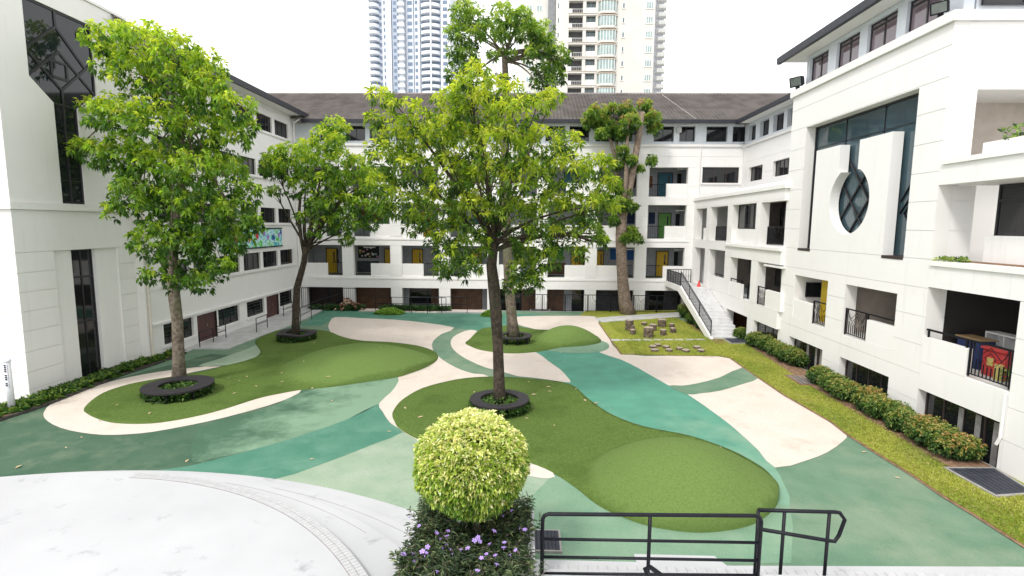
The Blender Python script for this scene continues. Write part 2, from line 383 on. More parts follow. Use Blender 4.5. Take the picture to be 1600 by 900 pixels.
# ------------------------------------------------------------------ leaves
def quick_mesh(name, verts, tris, tint=None):
    me = bpy.data.meshes.new(name); nv, nt = len(verts), len(tris)
    me.vertices.add(nv); me.vertices.foreach_set('co', np.ascontiguousarray(verts, np.float32).ravel())
    me.loops.add(nt*3); me.loops.foreach_set('vertex_index', np.ascontiguousarray(tris, np.int32).ravel())
    me.polygons.add(nt); me.polygons.foreach_set('loop_start', np.arange(0, nt*3, 3, dtype=np.int32))
    me.update(calc_edges=True)
    if tint is not None:
        a = me.attributes.new('tint', 'FLOAT_COLOR', 'POINT'); c = np.ones((nv, 4), np.float32); c[:, :3] = tint
        a.data.foreach_set('color', c.ravel())
    return me
def unit(a): return a/np.maximum(np.linalg.norm(a, axis=-1, keepdims=True), 1e-9)
def leaf_arrays(base, tipdir, L, W, fold=.25, droop=.25):
    n = len(base); t = unit(tipdir); r = unit(rng.normal(size=(n,3)))
    sdir = unit(np.cross(t, r)*.6+np.cross(t, np.array([0,0,1.0]))*1.0); nrm = unit(np.cross(sdir, t))
    L = np.asarray(L).reshape(-1,1); W = np.asarray(W).reshape(-1,1)
    mid = base+t*L*.5
    v = np.stack([base, mid+sdir*W*.5+nrm*W*fold, base+t*L-np.array([0,0,1.0])*L*droop, mid-sdir*W*.5+nrm*W*fold], 1).reshape(-1,3)
    i = np.arange(n)[:,None]*4
    f = np.concatenate([i+np.array([[0,1,2]]), i+np.array([[0,2,3]])], 1).reshape(-1,3)
    return v, f
def whorls(P, N, per, L, W, cols, lobright=None, down=.55, spread=1.0, droop=.25):
    """leaf rosettes at twig points P with outward N; cols = list of linear colours, picked per whorl then varied"""
    n = len(P); per_i = np.full(n, per); idx = np.repeat(np.arange(n), per_i); m = len(idx)
    d = unit(rng.normal(size=(m,3))*spread+N[idx]*1.0+np.array([0,0,-down]))
    l = L*rng.uniform(.7, 1.25, m); w = W*rng.uniform(.75, 1.2, m)
    base = P[idx]+d*(l*.12)[:,None]
    v, f = leaf_arrays(base, d, l, w, droop=droop)
    cols = np.array(cols); pick = rng.integers(0, len(cols), n)
    if lobright is not None: pick = np.clip((lobright*len(cols)).astype(int), 0, len(cols)-1)
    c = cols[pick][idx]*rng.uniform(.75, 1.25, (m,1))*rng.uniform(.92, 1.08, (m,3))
    return v, f, np.repeat(c, 4, 0)
def blob_points(c, r, n, shell=.55, flat=1.0, up=0.0):
    d = unit(rng.normal(size=(n,3))+np.array([0,0,up])); rr = (shell+(1-shell)*rng.random(n)**.7)*r
    return np.array(c)+d*rr[:,None]*np.array([1,1,flat]), d

# ================================================================== SETTING: ground and playground
struct('ground', MB().add([(-700,-60,-1.0),(700,-60,-1.0),(700,1600,-1.0),(-700,1600,-1.0)], [(0,1,2,3)]), EARTH)
struct('courtyard_base', MB().box(-19.2, 13.9, 6.0, 43.2, -.98, -.01), CONC)
sheet('rubber_paving', [(-18.5,8),(13.0,8),(13.0,43.0),(-18.5,43.0)], 0.0, R_MID)
P_TURF_L = [(131,640),(140,629),(160,615),(190,604),(225,596),(287,586),(325,579),(355,571),(380,565),(400,558),(407,550),(402,541),(399,533),(412,524),(432,517),(462,514),(492,515),(516,519),(528,524),(544,529),(570,533),(610,535),(650,540),(676,548),(684,556),(682,564),(664,575),(640,584),(620,590),(560,599),(510,606),(472,609.4),(430,617),(400,624),(350,640),(300,652.5),(250,661),(212,663),(175,661),(150,654),(135,646)]
P_TURF_M = [(780,589),(762,589),(730,591),(700,596),(660,607),(630,624),(616,640),(613,650),(617,660),(625,671),(661,690),(720,701),(780,711),(828,724),(864,739),(900,763),(930,787),(960,803),(1005,820),(1050,829),(1095,832.6),(1140,829),(1176,820),(1200,805),(1215,787),(1216,766),(1206,745),(1185,727),(1140,703),(1080,682),(1020,670),(990,662),(960,650),(939,638),(915,620),(891,601),(840,593)]
P_TURF_S = [(727,536),(734,530),(746,518),(756,513),(772,511),(800,508.5),(812,511),(830,514),(850,515.6),(880,515.6),(910,518),(930,524),(939,532),(934,537),(910,541),(880,543),(858,547),(840,550),(810,552.6),(780,551.6),(750,547),(734,541)]
sheet('rubber_dark_area', gpoly([(-60,690),(0,661),(80,632),(165,597),(240,577),(330,553),(420,560),(480,610),(440,650),(432,693),(295,728.5),(240,740),(100,752),(-60,765)], 1), .004, R_DARK)
sheet('rubber_pale_area', gpoly([(628,676),(584,694),(542,711),(487,731),(432,748),(420,775),(640,830),(830,850),(825,781),(864,742),(800,700),(700,680)], 1), .004, R_PALE)
sheet('rubber_mint_area', gpoly([(864,742),(825,781),(826,868),(1000,880),(1236,880),(1239,822),(1234,790),(1225,757),(1211,731),(1150,760),(1000,790)], 1), .004, R_MINT)
sheet('rubber_teal_strip', gpoly([(592,631),(542.5,655.6),(487.5,675),(432.5,693),(350,715),(295,728.5),(225,741),(350,752),(432.5,748),(487.5,731),(542.5,710.6),(584,694),(628,676),(608.5,660),(597.5,643)], 2), .008, R_TEAL)
sheet('rubber_mint_lobe', gpoly([(471,610),(510,606),(560,597),(622,588),(621,599),(611,613),(592,631),(542.5,655.6),(487.5,675),(425,695),(350,714),(300,722),(310,670),(360,655),(430,634)], 2), .008, R_FADEL)
sheet('rubber_teal_back', gpoly([(470,507),(510,482),(560,484),(700,489),(770,489),(860,491),(798,496),(805,507),(800,520),(746,519),(734,515.6),(710,512),(660,504),(620,500),(560,497),(524,495.6),(500,510)], 1), .004, R_TEAL)
sheet('rubber_teal_band', gpoly([(838,551),(860,545),(938,550),(970,562),(1000,577),(1047,604),(1075,617),(1125,652),(1150,672),(1185,704),(1211,731),(1225,757),(1234,790),(1180,780),(1150,760),(1080,700),(990,675),(920,640),(880,600),(876,578),(856,564)], 2), .008, R_FADET)
sheet('rubber_pale_lobe', gpoly([(354,572),(380,566),(402,557),(409,549),(400,540),(385,546),(345,560),(310,572)], 3), .012, R_PALE)
sheet('rubber_mint_edge', gpoly([(858,547),(872,550),(896,552),(920,551.6),(940,549.6),(951,544),(951,538.5),(946,535),(930,531),(900,536)], 3), .016, R_MINT)
def cream(name, px, it=2, z=.012): return sheet(name, gpoly(px, it), z, R_CREAM)
cream('cream_path_left', [(354,571),(300,575),(250,581),(200,590),(165,599),(120,614),(82,630),(70,642),(68,650),(75,659),(95,669),(125,676),(162,680),(200,679),(240,675),(295,665),(350,653),(419,634),(454.5,621),(471,609.5),(430,612),(300,640),(200,640),(200,610),(300,582)])
cream('cream_path_middle', [(524,495.6),(560,497),(620,500),(660,504),(710,512),(690,522),(678,532),(675,540),(678,550),(686,558),(700,568),(720,578),(740,584),(765,589),(740,620),(700,660),(800,705),(863,738),(858,748),(822,743),(740,722),(690,706),(658,691),(636,679),(622,669),(608.5,660),(597.5,643),(592,631),(611,613),(621,599),(621,588),(600,560),(560,540),(522,524),(515,516),(513,510),(516,502)])
cream('cream_path_centre', [(746,518),(734,515.6),(720,520),(708,527),(704,536),(708,546),(720,556),(736,565),(760,575),(788,582),(808,588),(834,590.5),(860,594),(891,598),(886,589),(876,578),(856,564),(838,551),(800,540),(755,530)])
cream('cream_paving_right', [(798,496),(840,494),(890,493.6),(929,494.4),(936,504),(950,524),(971,553),(1050,556),(1125,557),(1142,560),(1162,574),(1185,590),(1225,617),(1300,660),(1323,678),(1317,690),(1293,707),(1260,720),(1211,731),(1185,704),(1150,672),(1125,652),(1075,617),(1047,604),(1000,577),(970,562),(937,551),(930,538),(900,525),(860,520),(830,513),(806,506)], 2, .012)
sheet('rubber_stripe', gpoly([(1045,603),(1065,603),(1087,600),(1125,590),(1162,574),(1186,590),(1162,600),(1125,611),(1095,615),(1073,616.5)], 2), .017, R_MID)

def turf(name, px, mounds, it=3):
    pts = gpoly(px, it); bm = bmesh.new(); f = bm.faces.new([bm.verts.new((p[0], p[1], 0)) for p in pts])
    f.normal_update()
    if f.normal.z < 0: f.normal_flip()
    xs = [p[0] for p in pts]; ys = [p[1] for p in pts]; st = .28
    for ax, lo, hi in ((0, min(xs), max(xs)), (1, min(ys), max(ys))):
        k = lo+st
        while k < hi:
            co = (k,0,0) if ax == 0 else (0,k,0); no = (1,0,0) if ax == 0 else (0,1,0)
            bmesh.ops.bisect_plane(bm, geom=bm.verts[:]+bm.edges[:]+bm.faces[:], plane_co=co, plane_no=no); k += st
    bmesh.ops.triangulate(bm, faces=bm.faces[:])
    wl_ = bm.verts.layers.float.new('mound_tone')
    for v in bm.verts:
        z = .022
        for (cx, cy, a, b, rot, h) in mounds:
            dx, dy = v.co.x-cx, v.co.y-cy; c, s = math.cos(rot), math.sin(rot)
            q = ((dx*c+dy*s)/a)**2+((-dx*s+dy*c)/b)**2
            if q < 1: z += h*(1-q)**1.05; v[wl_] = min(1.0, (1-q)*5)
        v.co.z = z
    for e in [e for e in bm.edges if e.is_boundary]:
        r = bmesh.ops.extrude_edge_only(bm, edges=[e]);
        for v in r['geom']:
            if isinstance(v, bmesh.types.BMVert): v.co.z = -.01
    me = bpy.data.meshes.new(name); bm.to_mesh(me); bm.free(); me.shade_smooth()
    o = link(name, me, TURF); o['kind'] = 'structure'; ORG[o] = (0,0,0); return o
def mound(cxp, cyp, lp, rp, depth, h, rot=0.0):
    c = G(cxp, cyp); a = abs(G(*rp)[0]-G(*lp)[0])/2; return (c[0], c[1], a, depth, rot, h)
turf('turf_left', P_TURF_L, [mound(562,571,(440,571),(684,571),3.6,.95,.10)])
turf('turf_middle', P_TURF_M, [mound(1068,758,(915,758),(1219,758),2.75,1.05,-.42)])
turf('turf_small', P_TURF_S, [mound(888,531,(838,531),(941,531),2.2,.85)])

lawn_px = [(936,504),(950,524),(972,554),(1050,556),(1125,557),(1142,560),(1162,574),(1185,590),(1225,617),(1300,660),(1323,678),(1373,710),(1427,743),(1477,777),(1527,807),(1600,853)]
lawn_g = [tuple(G(x, y)[:2]) for x, y in lawn_px]
lawn_poly = lawn_g+[(11.2,9.2),(13.78,9.2),(13.78,33.0),(11.9,36.5),(11.5,40.6)]
sheet('lawn_soil_edge', [(p[0]-.10, p[1]-.04) for p in lawn_g]+[(11.1,9.2),(13.78,9.2),(13.78,33.0),(11.9,36.5),(11.5,41.0)], .020, SOIL)
sheet('lawn', lawn_poly, .030, LAWN)
sheet('lawn_back', [tuple(G(x, y)[:2]) for x, y in ((905,493.5),(929,494),(933,497.5),(1062,488),(1064,484.8),(915,486))], .020, LAWN)
sheet('garden_path', [tuple(G(x, y)[:2]) for x, y in ((929,497.5),(960,494.8),(1062,488.2),(1078,493),(1060,496),(941,504.5))], .036, CONC)
sheet('hedge_soil', [(12.35,14.6),(13.76,14.6),(13.76,32.0),(13.2,32.0),(12.9,27.5),(12.55,23),(12.5,18)], .038, SOIL)
sheet('stair_side_soil', [tuple(G(x, y)[:2]) for x, y in ((1068,500),(1078,497),(1112,520),(1135,536),(1120,538),(1085,515))], .038, SOIL)
# grass blades
def inside(poly, P):
    x, y = P[:,0], P[:,1]; r = np.zeros(len(P), bool); n = len(poly); j = n-1
    for i in range(n):
        xi, yi = poly[i]; xj, yj = poly[j]
        c = ((yi > y) != (yj > y)) & (x < (xj-xi)*(y-yi)/(yj-yi+1e-12)+xi); r ^= c; j = i
    return r
Pg = np.column_stack([rng.uniform(6,13.7,240000), rng.uniform(9.2,41,240000)])
Pg = Pg[inside(lawn_poly, Pg)]
keep = rng.random(len(Pg)) < np.clip(14.0/Pg[:,1], .25, 1)**1.2
soilm = inside([(12.45,14.6),(13.76,14.6),(13.76,32.0),(13.2,32.0),(12.95,27.5),(12.6,23),(12.6,18)], Pg); keep &= ~soilm
for q_ in (((1470,731),(1556,731),(1630,772),(1552,781)), ((1222,586),(1286,588),(1306,605),(1248,605)), ((1125,528),(1168,528),(1182,538.5),(1140,539.5)), ((1100,500),(1180,500),(1180,531),(1112,531))):
    keep &= ~inside([tuple(G(x, y)[:2]) for x, y in q_], Pg)
Pg = Pg[keep]
base = np.column_stack([Pg, np.full(len(Pg), .03)])
v, f = leaf_arrays(base, np.column_stack([rng.normal(0,.6,(len(Pg),2)), np.ones(len(Pg))]), rng.uniform(.05,.11,len(Pg)), np.full(len(Pg), .018), droop=.2)
pt = np.sin(Pg[:,0]*1.7+np.sin(Pg[:,1]*.9)*2)*.5+.5
gc = np.array([.22,.31,.035])*(1-pt[:,None])+np.array([.44,.46,.09])*pt[:,None]
gc = np.where(rng.random((len(Pg),1)) < .12, np.array([.42,.34,.16]), gc)*rng.uniform(.7,1.25,(len(Pg),1))
go = link('grass', quick_mesh('grass', v, f, np.repeat(gc,4,0)), LEAFS); tag(go, 'short green lawn grass beside the right wing', 'grass', kind='stuff')

# left walkway, back walk, kerbs
wk = [tuple(G(x, y)[:2]) for x, y in ((262,549.5),(300,546),(357,546),(400,529),(460,507),(510,482.5),(545,481))]
wk[0] = (-18.98, wk[0][1])
wk[1] = (max(wk[1][0],-18.9), wk[1][1])
struct('walkway', MB().prism(wk+[(-13.6,43.1),(-18.99,43.1),(-18.99,27.0)], -.5, .06), CONC)
bw = [tuple(G(x, y)[:2]) for x, y in ((560,486.5),(620,487.5),(690,489.5),(768,490))]
struct('back_walkway', MB().prism(bw+[(-2.9,43.1),(-13.4,43.1)], -.5, .045), mat('pink_paving', (.55,.46,.42), (.66,.58,.54), scale=2.5, rough=.9))
k0, k1 = G(683,489), G(768,490)
struct('back_kerb', MB().box(k0[0], k1[0], k0[1]-.12, k0[1]+.1, -.2, .11), CONC)
kp = [G(x, y) for x, y in ((-30,669),(0,658),(40,645),(80,631),(130,611),(190,587.5),(240,571),(290,552.5))]
mb = MB()
for a, b in zip(kp, kp[1:]):
    d = Vector((b-a)).normalized(); n = Vector((-d.y, d.x, 0))*.07
    mb.prism([(a[0]-n.x,a[1]-n.y),(b[0]-n.x,b[1]-n.y),(b[0]+n.x,b[1]+n.y),(a[0]+n.x,a[1]+n.y)], -.1, .10)
struct('planting_kerb', mb, mat('dark_kerb', (.04,.036,.034), (.075,.066,.06), scale=5, rough=.9))
struct('planting_soil', MB().prism([tuple(p[:2]) for p in kp]+[(-19.38,28.0),(-19.38,15.0)], -.3, .07), SOIL)

# ================================================================== curved white terrace, steps
def arc_slab(c, r, x0, x1, z0, z1, n=72, ylow=5.0):
    pts = []
    for k in range(n+1):
        x = x0+(x1-x0)*k/n; q = r*r-(x-c[0])**2
        pts.append((x, c[1]+math.sqrt(max(q, 0))))
    return pts+[(x1, ylow), (x0, ylow)]
CI, RI, CO, RO = np.array([-10.52,3.55]), 9.44, np.array([-10.16,-2.1]), 16.04
terr = thing('curved_terrace', 'white curved terrace with shallow steps in front of flower bed', 'terrace', (-8,8,0))
def circ(t): return CI*(1-t)+CO*t, RI*(1-t)+RO*t
XR_T = -2.2
for t, z0, z1, nm in ((1.0,-.3,.05,'step'),(.62,-.3,.19,'step'),(.32,-.3,.33,'step')):
    c, r = circ(t); x1 = min(XR_T, c[0]+r*.98); part(nm, MB().prism(arc_slab(c, r, -19.0, x1, z0, z1), z0, z1), STEPW, terr)
x1 = CI[0]+RI*.995
ppts = [(x, y) for x, y in arc_slab(CI, RI, CI[0]-RI*.995, x1, 0, .46, 110, 3.6)]
part('platform', MB().prism(ppts+[( -19.0, 3.6)], -.3, .46), STEPW, terr)
# nosing tiles along the platform edge (each a small real tile, with grout bed)
def ring_tiles(c, r0, r1, a0, a1, z, n, nm, m):
    tl = MB()
    for k in range(n):
        A0 = a0+(a1-a0)*(k+.05)/n; A1 = a0+(a1-a0)*(k+.95)/n
        tl.prism([(c[0]+rr*math.cos(a), c[1]+rr*math.sin(a)) for rr, a in ((r0,A0),(r1,A0),(r1,A1),(r0,A1))], z, z+.012)
    return tl
bed = MB()
a0, a1 = math.radians(20), math.radians(88); n = 60
for k in range(n):
    A0, A1 = a0+(a1-a0)*k/n, a0+(a1-a0)*(k+1)/n
    bed.prism([(CI[0]+rr*math.cos(a), CI[1]+rr*math.sin(a)) for rr, a in ((RI-.30,A0),(RI-.008,A0),(RI-.008,A1),(RI-.30,A1))], .455, .464)
part('grout_bed', bed, GROUT, terr)
for rr0, rr1 in ((RI-.285, RI-.155), (RI-.145, RI-.012)):
    o = part('nosing_tiles', ring_tiles(CI, rr0, rr1, a0, a1, .4635, 108, '', None), STEPT, terr); o['kind'] = 'stuff'
for t, z in ((.62,.19),(.32,.33)):
    c, r = circ(t); b2 = MB()
    for k in range(40):
        A0, A1 = math.radians(52)+math.radians(36)*k/40, math.radians(52)+math.radians(36)*(k+1)/40
        b2.prism([(c[0]+rr*math.cos(a), c[1]+rr*math.sin(a)) for rr, a in ((r-.20,A0),(r-.191,A0),(r-.191,A1),(r-.20,A1))], z-.002, z+.003)
    part('groove', b2, GROUT, terr)
# terrace right of the flower bed, raised platform under the railings
rt = thing('paved_terrace', 'white paved terrace strip along the edge of the rubber paving', 'terrace', (6,9,0))
part('paving', MB().prism([(.2,10.35),(2.35,10.35),(2.35,10.62),(4.05,10.62),(4.2,10.30),(13.7,10.62),(13.7,6.0),(.2,6.0)], -.3, .05), STEPW, rt)
for row in range(4):
    tl = MB()
    for k in range(60):
        x = .32+k*.2; y = 10.2-row*.21
        if x > 12: break
        tl.box(x, x+.188, y-.195, y, .05, .062)
    o = part('paving_tiles', tl, PINKT if row in (1, 2) else STEPT, rt); o['kind'] = 'stuff'
part('platform', MB().prism([(-2.4,8.75),(7.5,8.75),(7.5,3.0),(-2.4,3.0)], -.3, .95), STEPW, rt)
# drain covers
def cover(name, label, pts, z=.04, rim=mat('rim_concrete', (.26,.25,.235), (.34,.33,.31), scale=4, rough=.9), top=DRAIN):
    c = np.mean(pts, 0); t = thing(name, label, 'drain cover', (c[0], c[1], 0), 'dark drain covers and mats')
    part('rim', MB().prism([tuple(c+(np.array(p)-c)*1.14) for p in pts], -.05, z+.02), rim, t)
    part('grate', MB().prism([tuple(p) for p in pts], z-.02, z+.027), top, t)
    n = np.array(pts); g = MB()
    for k in range(1, 8):
        a = n[0]+(n[1]-n[0])*k/8; b = n[3]+(n[2]-n[3])*k/8; d = (b-a)/np.linalg.norm(b-a); q = np.array([-d[1], d[0]])*.008
        g.prism([tuple(a-q), tuple(b-q), tuple(b+q), tuple(a+q)], z+.026, z+.032)
    part('bar', g, BLACK, t)
gp = lambda *l: [G(x, y)[:2] for x, y in l]
cover('drain_cover', 'dark square drain cover between flower bed and railing', [(.12,10.68),(.78,10.68),(.78,11.40),(.12,11.40)])
cover('drain_cover', 'large black drain cover on lawn in the lower right corner', gp((1482,735),(1553,735),(1612,772),(1556,776)))
cover('drain_cover', 'worn grey drain cover on lawn between the two hedge rows', gp((1230,588),(1283,590),(1300,603),(1252,602)), rim=SOIL, top=mat('worn_grate', (.13,.13,.14), (.30,.22,.16), scale=2.5, rough=.9))
cover('door_mat', 'dark doormat lying at the foot of the white stairs', gp((1131,530),(1166,530),(1178,537),(1143,537.5)), z=.05)
bd = gp((830,484.2),(858,484.5),(858,487),(830,486.6))
cover('drain_cover', 'small black drain cover on green paving by the back railing', bd)

# ================================================================== SCHOOL BUILDINGS
def prism_u(f, mb, pts, d0, d1):
    """polygon in (u,z) extruded between depths d0 and d1 of facade f"""
    n = len(pts); a = [f.pt(u, z, d0) for u, z in pts]; b = [f.pt(u, z, d1) for u, z in pts]
    return mb.add(a+b, [tuple(range(n)), tuple(range(2*n-1, n-1, -1))]+[(i, n+i, n+(i+1)%n, (i+1)%n) for i in range(n)])
def bar_u(f, mb, a, b, w, d0, d1):
    a, b = np.array(a, float), np.array(b, float); t = (b-a)/np.linalg.norm(b-a); q = np.array([-t[1], t[0]])*w/2
    return prism_u(f, mb, [tuple(a-q), tuple(b-q), tuple(b+q), tuple(a+q)], d0, d1)
def fbox(f, parent, name, m, *r): mb = MB(); f.box(mb, *r); return part(name, mb, m, parent)
def tiles(parent, p0, p1, up, ncourse, lift=.085):
    """tiled slope: p0->p1 along the eave, 'up' the vector eave -> ridge; every course is a real overlapping strip"""
    p0, p1, up = Vector(p0), Vector(p1), Vector(up); mb = MB(); nrm = (p1-p0).cross(up).normalized()
    if nrm.z < 0: nrm = -nrm
    st = up/ncourse
    for k in range(ncourse):
        a, b = p0+st*k+nrm*lift, p1+st*k+nrm*lift; c, d = p1+st*(k+1.06), p0+st*(k+1.06)
        e, g = p0+st*k, p1+st*k
        mb.add([a,b,c,d,e,g], [(0,1,2,3),(4,5,1,0)])
    return part('roof', mb, TILE, parent)
def door(f, parent, u0, u1, z0, z1, d, m, vis=True):
    o = fbox(f, parent, 'door', m, u0, u1, z0, z1, d-.06, d-.02)
    fr = MB()
    f.box(fr, u0-.07, u0-.003, z0, z1+.07, d-.08, d-.01); f.box(fr, u1+.003, u1+.07, z0, z1+.07, d-.08, d-.01); f.box(fr, u0, u1, z1+.003, z1+.07, d-.08, d-.01)
    part('door_frame', fr, FRAMEB, o)
    if vis:
        w = (u1-u0); fbox(f, o, 'pane', GLASS, u0+w*.68, u0+w*.82, z0+1.0, z1-.25, d-.065, d-.06)
    fbox(f, o, 'handle', BLACK, u1-.14, u1-.08, z0+.95, z0+1.05, d-.10, d-.06)
    return o

# ------------------------------------------------------------------ back wing
YB = 44.0
back = thing('school_wing', 'white four-storey school wing across the back with tiled roof', 'building', (-1, YB, -.9))
FB = Fac('Y', YB, +1)
bx = lambda x, y=410: PY(x, y, YB)[0]
X0 = bx(552.4); pitch = (bx(1009.6)-X0)/6; OW = bx(610)-X0
bays = [(X0+(k-1)*pitch, X0+(k-1)*pitch+OW) for k in range(8)]
ZL = [-.95,.4,1.68,2.68,3.55,4.4,5.25,5.98,6.9,7.8,8.72,9.4,10.2,11.0,11.74,12.6,13.36]
lev = [(-.9,1.68),(2.68,5.25),(5.98,8.72),(9.4,11.74)]
ops = [(a, b, z0, z1) for a, b in bays for z0, z1 in lev]
wa, wz1 = FB.px(1098, 261); wb, wz0 = FB.px(1154, 286)
ops.append((wa, wb, wz0, wz1))
FB.wall(back, -19.0, 17.3, ZL, ops, thick=.45)
FB.window(back, wa, wb, wz0, wz1, d=.15, nu=3, fw=.06, fm=FRAMEB, sill=True)
fbox(FB, back, 'cornice', WALL, -19.0, 17.3, 13.362, 13.56, -.12, .4)
for z in (5.78, 2.48): fbox(FB, back, 'ledge', WALL, -18.0, 13.3, z-.06, z+.06, -.05, -.002)
# corridors
DB = 2.7
for zf in (2.68, 5.98, 9.4):
    fbox(FB, back, 'floor_slab', FLOORC, -19.0, 17.2, zf-.10, zf-.005, .455, DB)
    fbox(FB, back, 'ceiling_slab', CEIL, -19.0, 17.2, zf-.55, zf-.105, .455, DB)
fbox(FB, back, 'ceiling_slab', CEIL, -19.0, 17.2, 11.80, 12.3, .455, DB)
fbox(FB, back, 'floor_slab', mat('grey_floor', (.22,.22,.21), (.28,.28,.27), rough=.8), -19.0, 17.2, -1.0, -.9, -.85, DB)
for z0, z1 in ((-.9,2.12),(2.68,5.42),(5.98,8.84),(9.4,11.79)):
    fbox(FB, back, 'corridor_wall', CORR, -19.0, 17.2, z0, z1, DB, DB+.2)
fbox(FB, back, 'end_wall', CORR, -19.2, -19.0, -.9, 13.3, .4, DB); fbox(FB, back, 'end_wall', CORR, 13.2, 13.4, -.9, 13.3, .46, DB-.01)
bi = lambda x: PY(x, 400, YB+DB)[0]
def idoor(x0, x1, zf, m, **k): return door(FB, back, bi(x0), bi(x1), zf, zf+2.12, DB, m, **k)
def board(x0, x1, z0, z1, m, rim=True):
    o = fbox(FB, back, 'notice_board', m, bi(x0), bi(x1), z0, z1, DB-.05, DB-.01)
    if rim:
        fr = MB(); a, b = bi(x0), bi(x1)
        for r in ((a-.06,a-.002,z0-.06,z1+.06),(b+.002,b+.06,z0-.06,z1+.06),(a,b,z1+.002,z1+.06),(a,b,z0-.06,z0-.002)): FB.box(fr, *r, DB-.07, DB-.005)
        part('board_frame', fr, mat('grey_trim', (.35,.36,.37), (.4,.41,.42), rough=.6), o)
    return o
cols = [(.75,.72,.66),(.75,.35,.2),(.7,.6,.2),(.3,.5,.6),(.8,.75,.7),(.55,.3,.45)]
for x0, x1 in ((511,526),(602,616),(645,660),(737,752),(893,910),(930,942),(1026,1043)): idoor(x0, x1, 2.68, YDOOR)
nb = board(560, 593, 4.0, 5.05, BOARDK)
for k in range(16):
    u = bi(562)+random.random()*(bi(591)-bi(562)); z = 4.1+random.random()*.85; mb = MB(); w = random.uniform(.10,.2)
    FB.box(mb, u-w/2, u+w/2, z-w*.45, z+w*.45, DB-.062-random.random()*.006, DB-.051); part('picture', mb, mat('picture_%d' % (k % 6), cols[k % 6], rough=.8), nb)
board(558, 592, 2.75, 3.75, mat('dark_panel', (.03,.035,.04), (.05,.06,.07), rough=.5), False)
board(953, 998, 4.05, 5.05, BOARDB); board(863, 880, 4.0, 5.1, BOARDG); board(1010, 1017, 4.05, 5.0, CORR)
board(852, 884, 2.75, 3.75, mat('brown_shelf', (.10,.05,.03), (.16,.08,.05), rough=.8), False)
for x0, x1, m in ((515,530,GDOOR),(600,612,GDOOR),(660,676,YDOOR),(740,755,BDOOR),(900,915,GDOOR),(1027,1045,GDOOR)): idoor(x0, x1, 5.98, m)
board(955, 1000, 7.2, 8.3, mat('navy_board', (.01,.02,.07), (.015,.03,.09), rough=.8)); board(565, 600, 7.3, 8.3, mat('red_brown_board', (.14,.05,.03), (.2,.09,.04), rough=.8)); board(1011,1021,7.2,8.2,mat('navy_board',(.01,.02,.07)))
for x0, x1, m in ((1024,1045,BDOOR),(880,897,BDOOR),(600,615,GDOOR),(500,515,BDOOR)): idoor(x0, x1, 9.4, m)
board(975, 990, 10.3, 11.4, BOARDK); board(1008, 1015, 10.3, 11.3, mat('red_brown_board', (.14,.05,.03)))
for zf in (2.68, 5.98, 9.4):
    for x in (1053, 905, 520, 740): fbox(FB, back, 'dark_window', GLASS, bi(x), bi(x+9), zf+.9, zf+2.1, DB-.03, DB-.01)
    for x in (1060, 985, 905, 590, 700):   # ceiling fans and lights show as small dark shapes
        p = (bi(x)-.3, YB+1.3, 0); lm = MB().box(p[0]-.5, p[0]+.5, p[1]-.07, p[1]+.07, zf+2.3, zf+2.38); part('corridor_light', lm, SOFFIT, back)
# parapets and rails in the bays
for k, (a, b) in enumerate(bays):
    for li, (z0, z1) in enumerate(lev[1:]):
        cut = a+OW*(.58 if k % 2 == 0 else .46)
        pu = (a, cut) if k % 2 == 0 else (cut, b); gu = (cut, b) if k % 2 == 0 else (a, cut)
        h = z0+1.05
        fbox(FB, back, 'parapet', WALL, pu[0]+.001, pu[1]-.001, z0+.001, h, .08, .26)
        part('railing', railing_mb(FB, gu[0]+.05, gu[1]-.05, z0, z0+1.05, .95, step=.14, r=.008, posts=False), BLACK, back)
# ground floor infill panelling
for k, (a, b) in enumerate(bays):
    segs = {0:[(0,1,'dk')],1:[(0,.5,'w'),(.5,1,'w')],2:[(0,.15,'g'),(.15,.62,'k'),(.62,1,'w')],3:[(0,.72,'w'),(.72,.84,'g'),(.84,1,'k')],4:[(0,.55,'k'),(.55,1,'w')],5:[(0,.45,'w'),(.45,.62,'g'),(.62,.9,'k'),(.9,1,'g')],6:[(0,.12,'k'),(.12,1,'d')],7:[(0,.25,'d'),(.25,.55,'k'),(.55,.85,'d'),(.85,1,'k')]}[k]
    for s0, s1, t in segs:
        m = {'w':WOODP,'dk':mat('dark_panelling',(.022,.010,.007),(.04,.02,.013),rough=.6),'g':CORR,'k':GLASS,'d':CORRD}[t]
        mb = MB(); u0, u1 = a-.3+(OW+.9)*s0, a-.3+(OW+.9)*s1
        if t in 'wdk' and t != 'k':
            n = max(1, int((u1-u0)/.2))
            for q in range(n):
                FB.box(mb, u0+(u1-u0)*q/n+.008, u0+(u1-u0)*(q+1)/n-.008, -.9, 2.1, 1.42, 1.46)
            FB.box(mb, u0, u1, -.9, 2.1, 1.461, 1.5)
        else: FB.box(mb, u0, u1, -.9, 2.1, 1.44, 1.5)
        part('panelling' if t != 'k' else 'dark_window', mb, m, back)
# clerestory
cl = []
for k in range(8):
    for x in (545.6+76*(k-1), 582+76*(k-1)):
        if x < 985 and not 470 > x: cl.append((x, x+30))
cl += [(1014,1044.6),(1053,1077),(1094,1126),(1134,1164)]
cops = [(bx(a), bx(b), 13.76, 14.98) for a, b in cl if bx(a) > -18.9]
FB.wall(back, -19.0, 17.25, [13.56,15.12], cops, thick=.5, m=BLUEW, mc=BLUEW, proud=.2, name='clerestory_wall')
for a, b, z0, z1 in cops: FB.window(back, a, b, z0, z1, d=.32, nu=2, fw=.045)
for a, b, z0, z1 in cops: fbox(FB, back, 'sill', BLUEW, a-.1, b+.1, z0-.07, z0-.003, -.06, -.001)
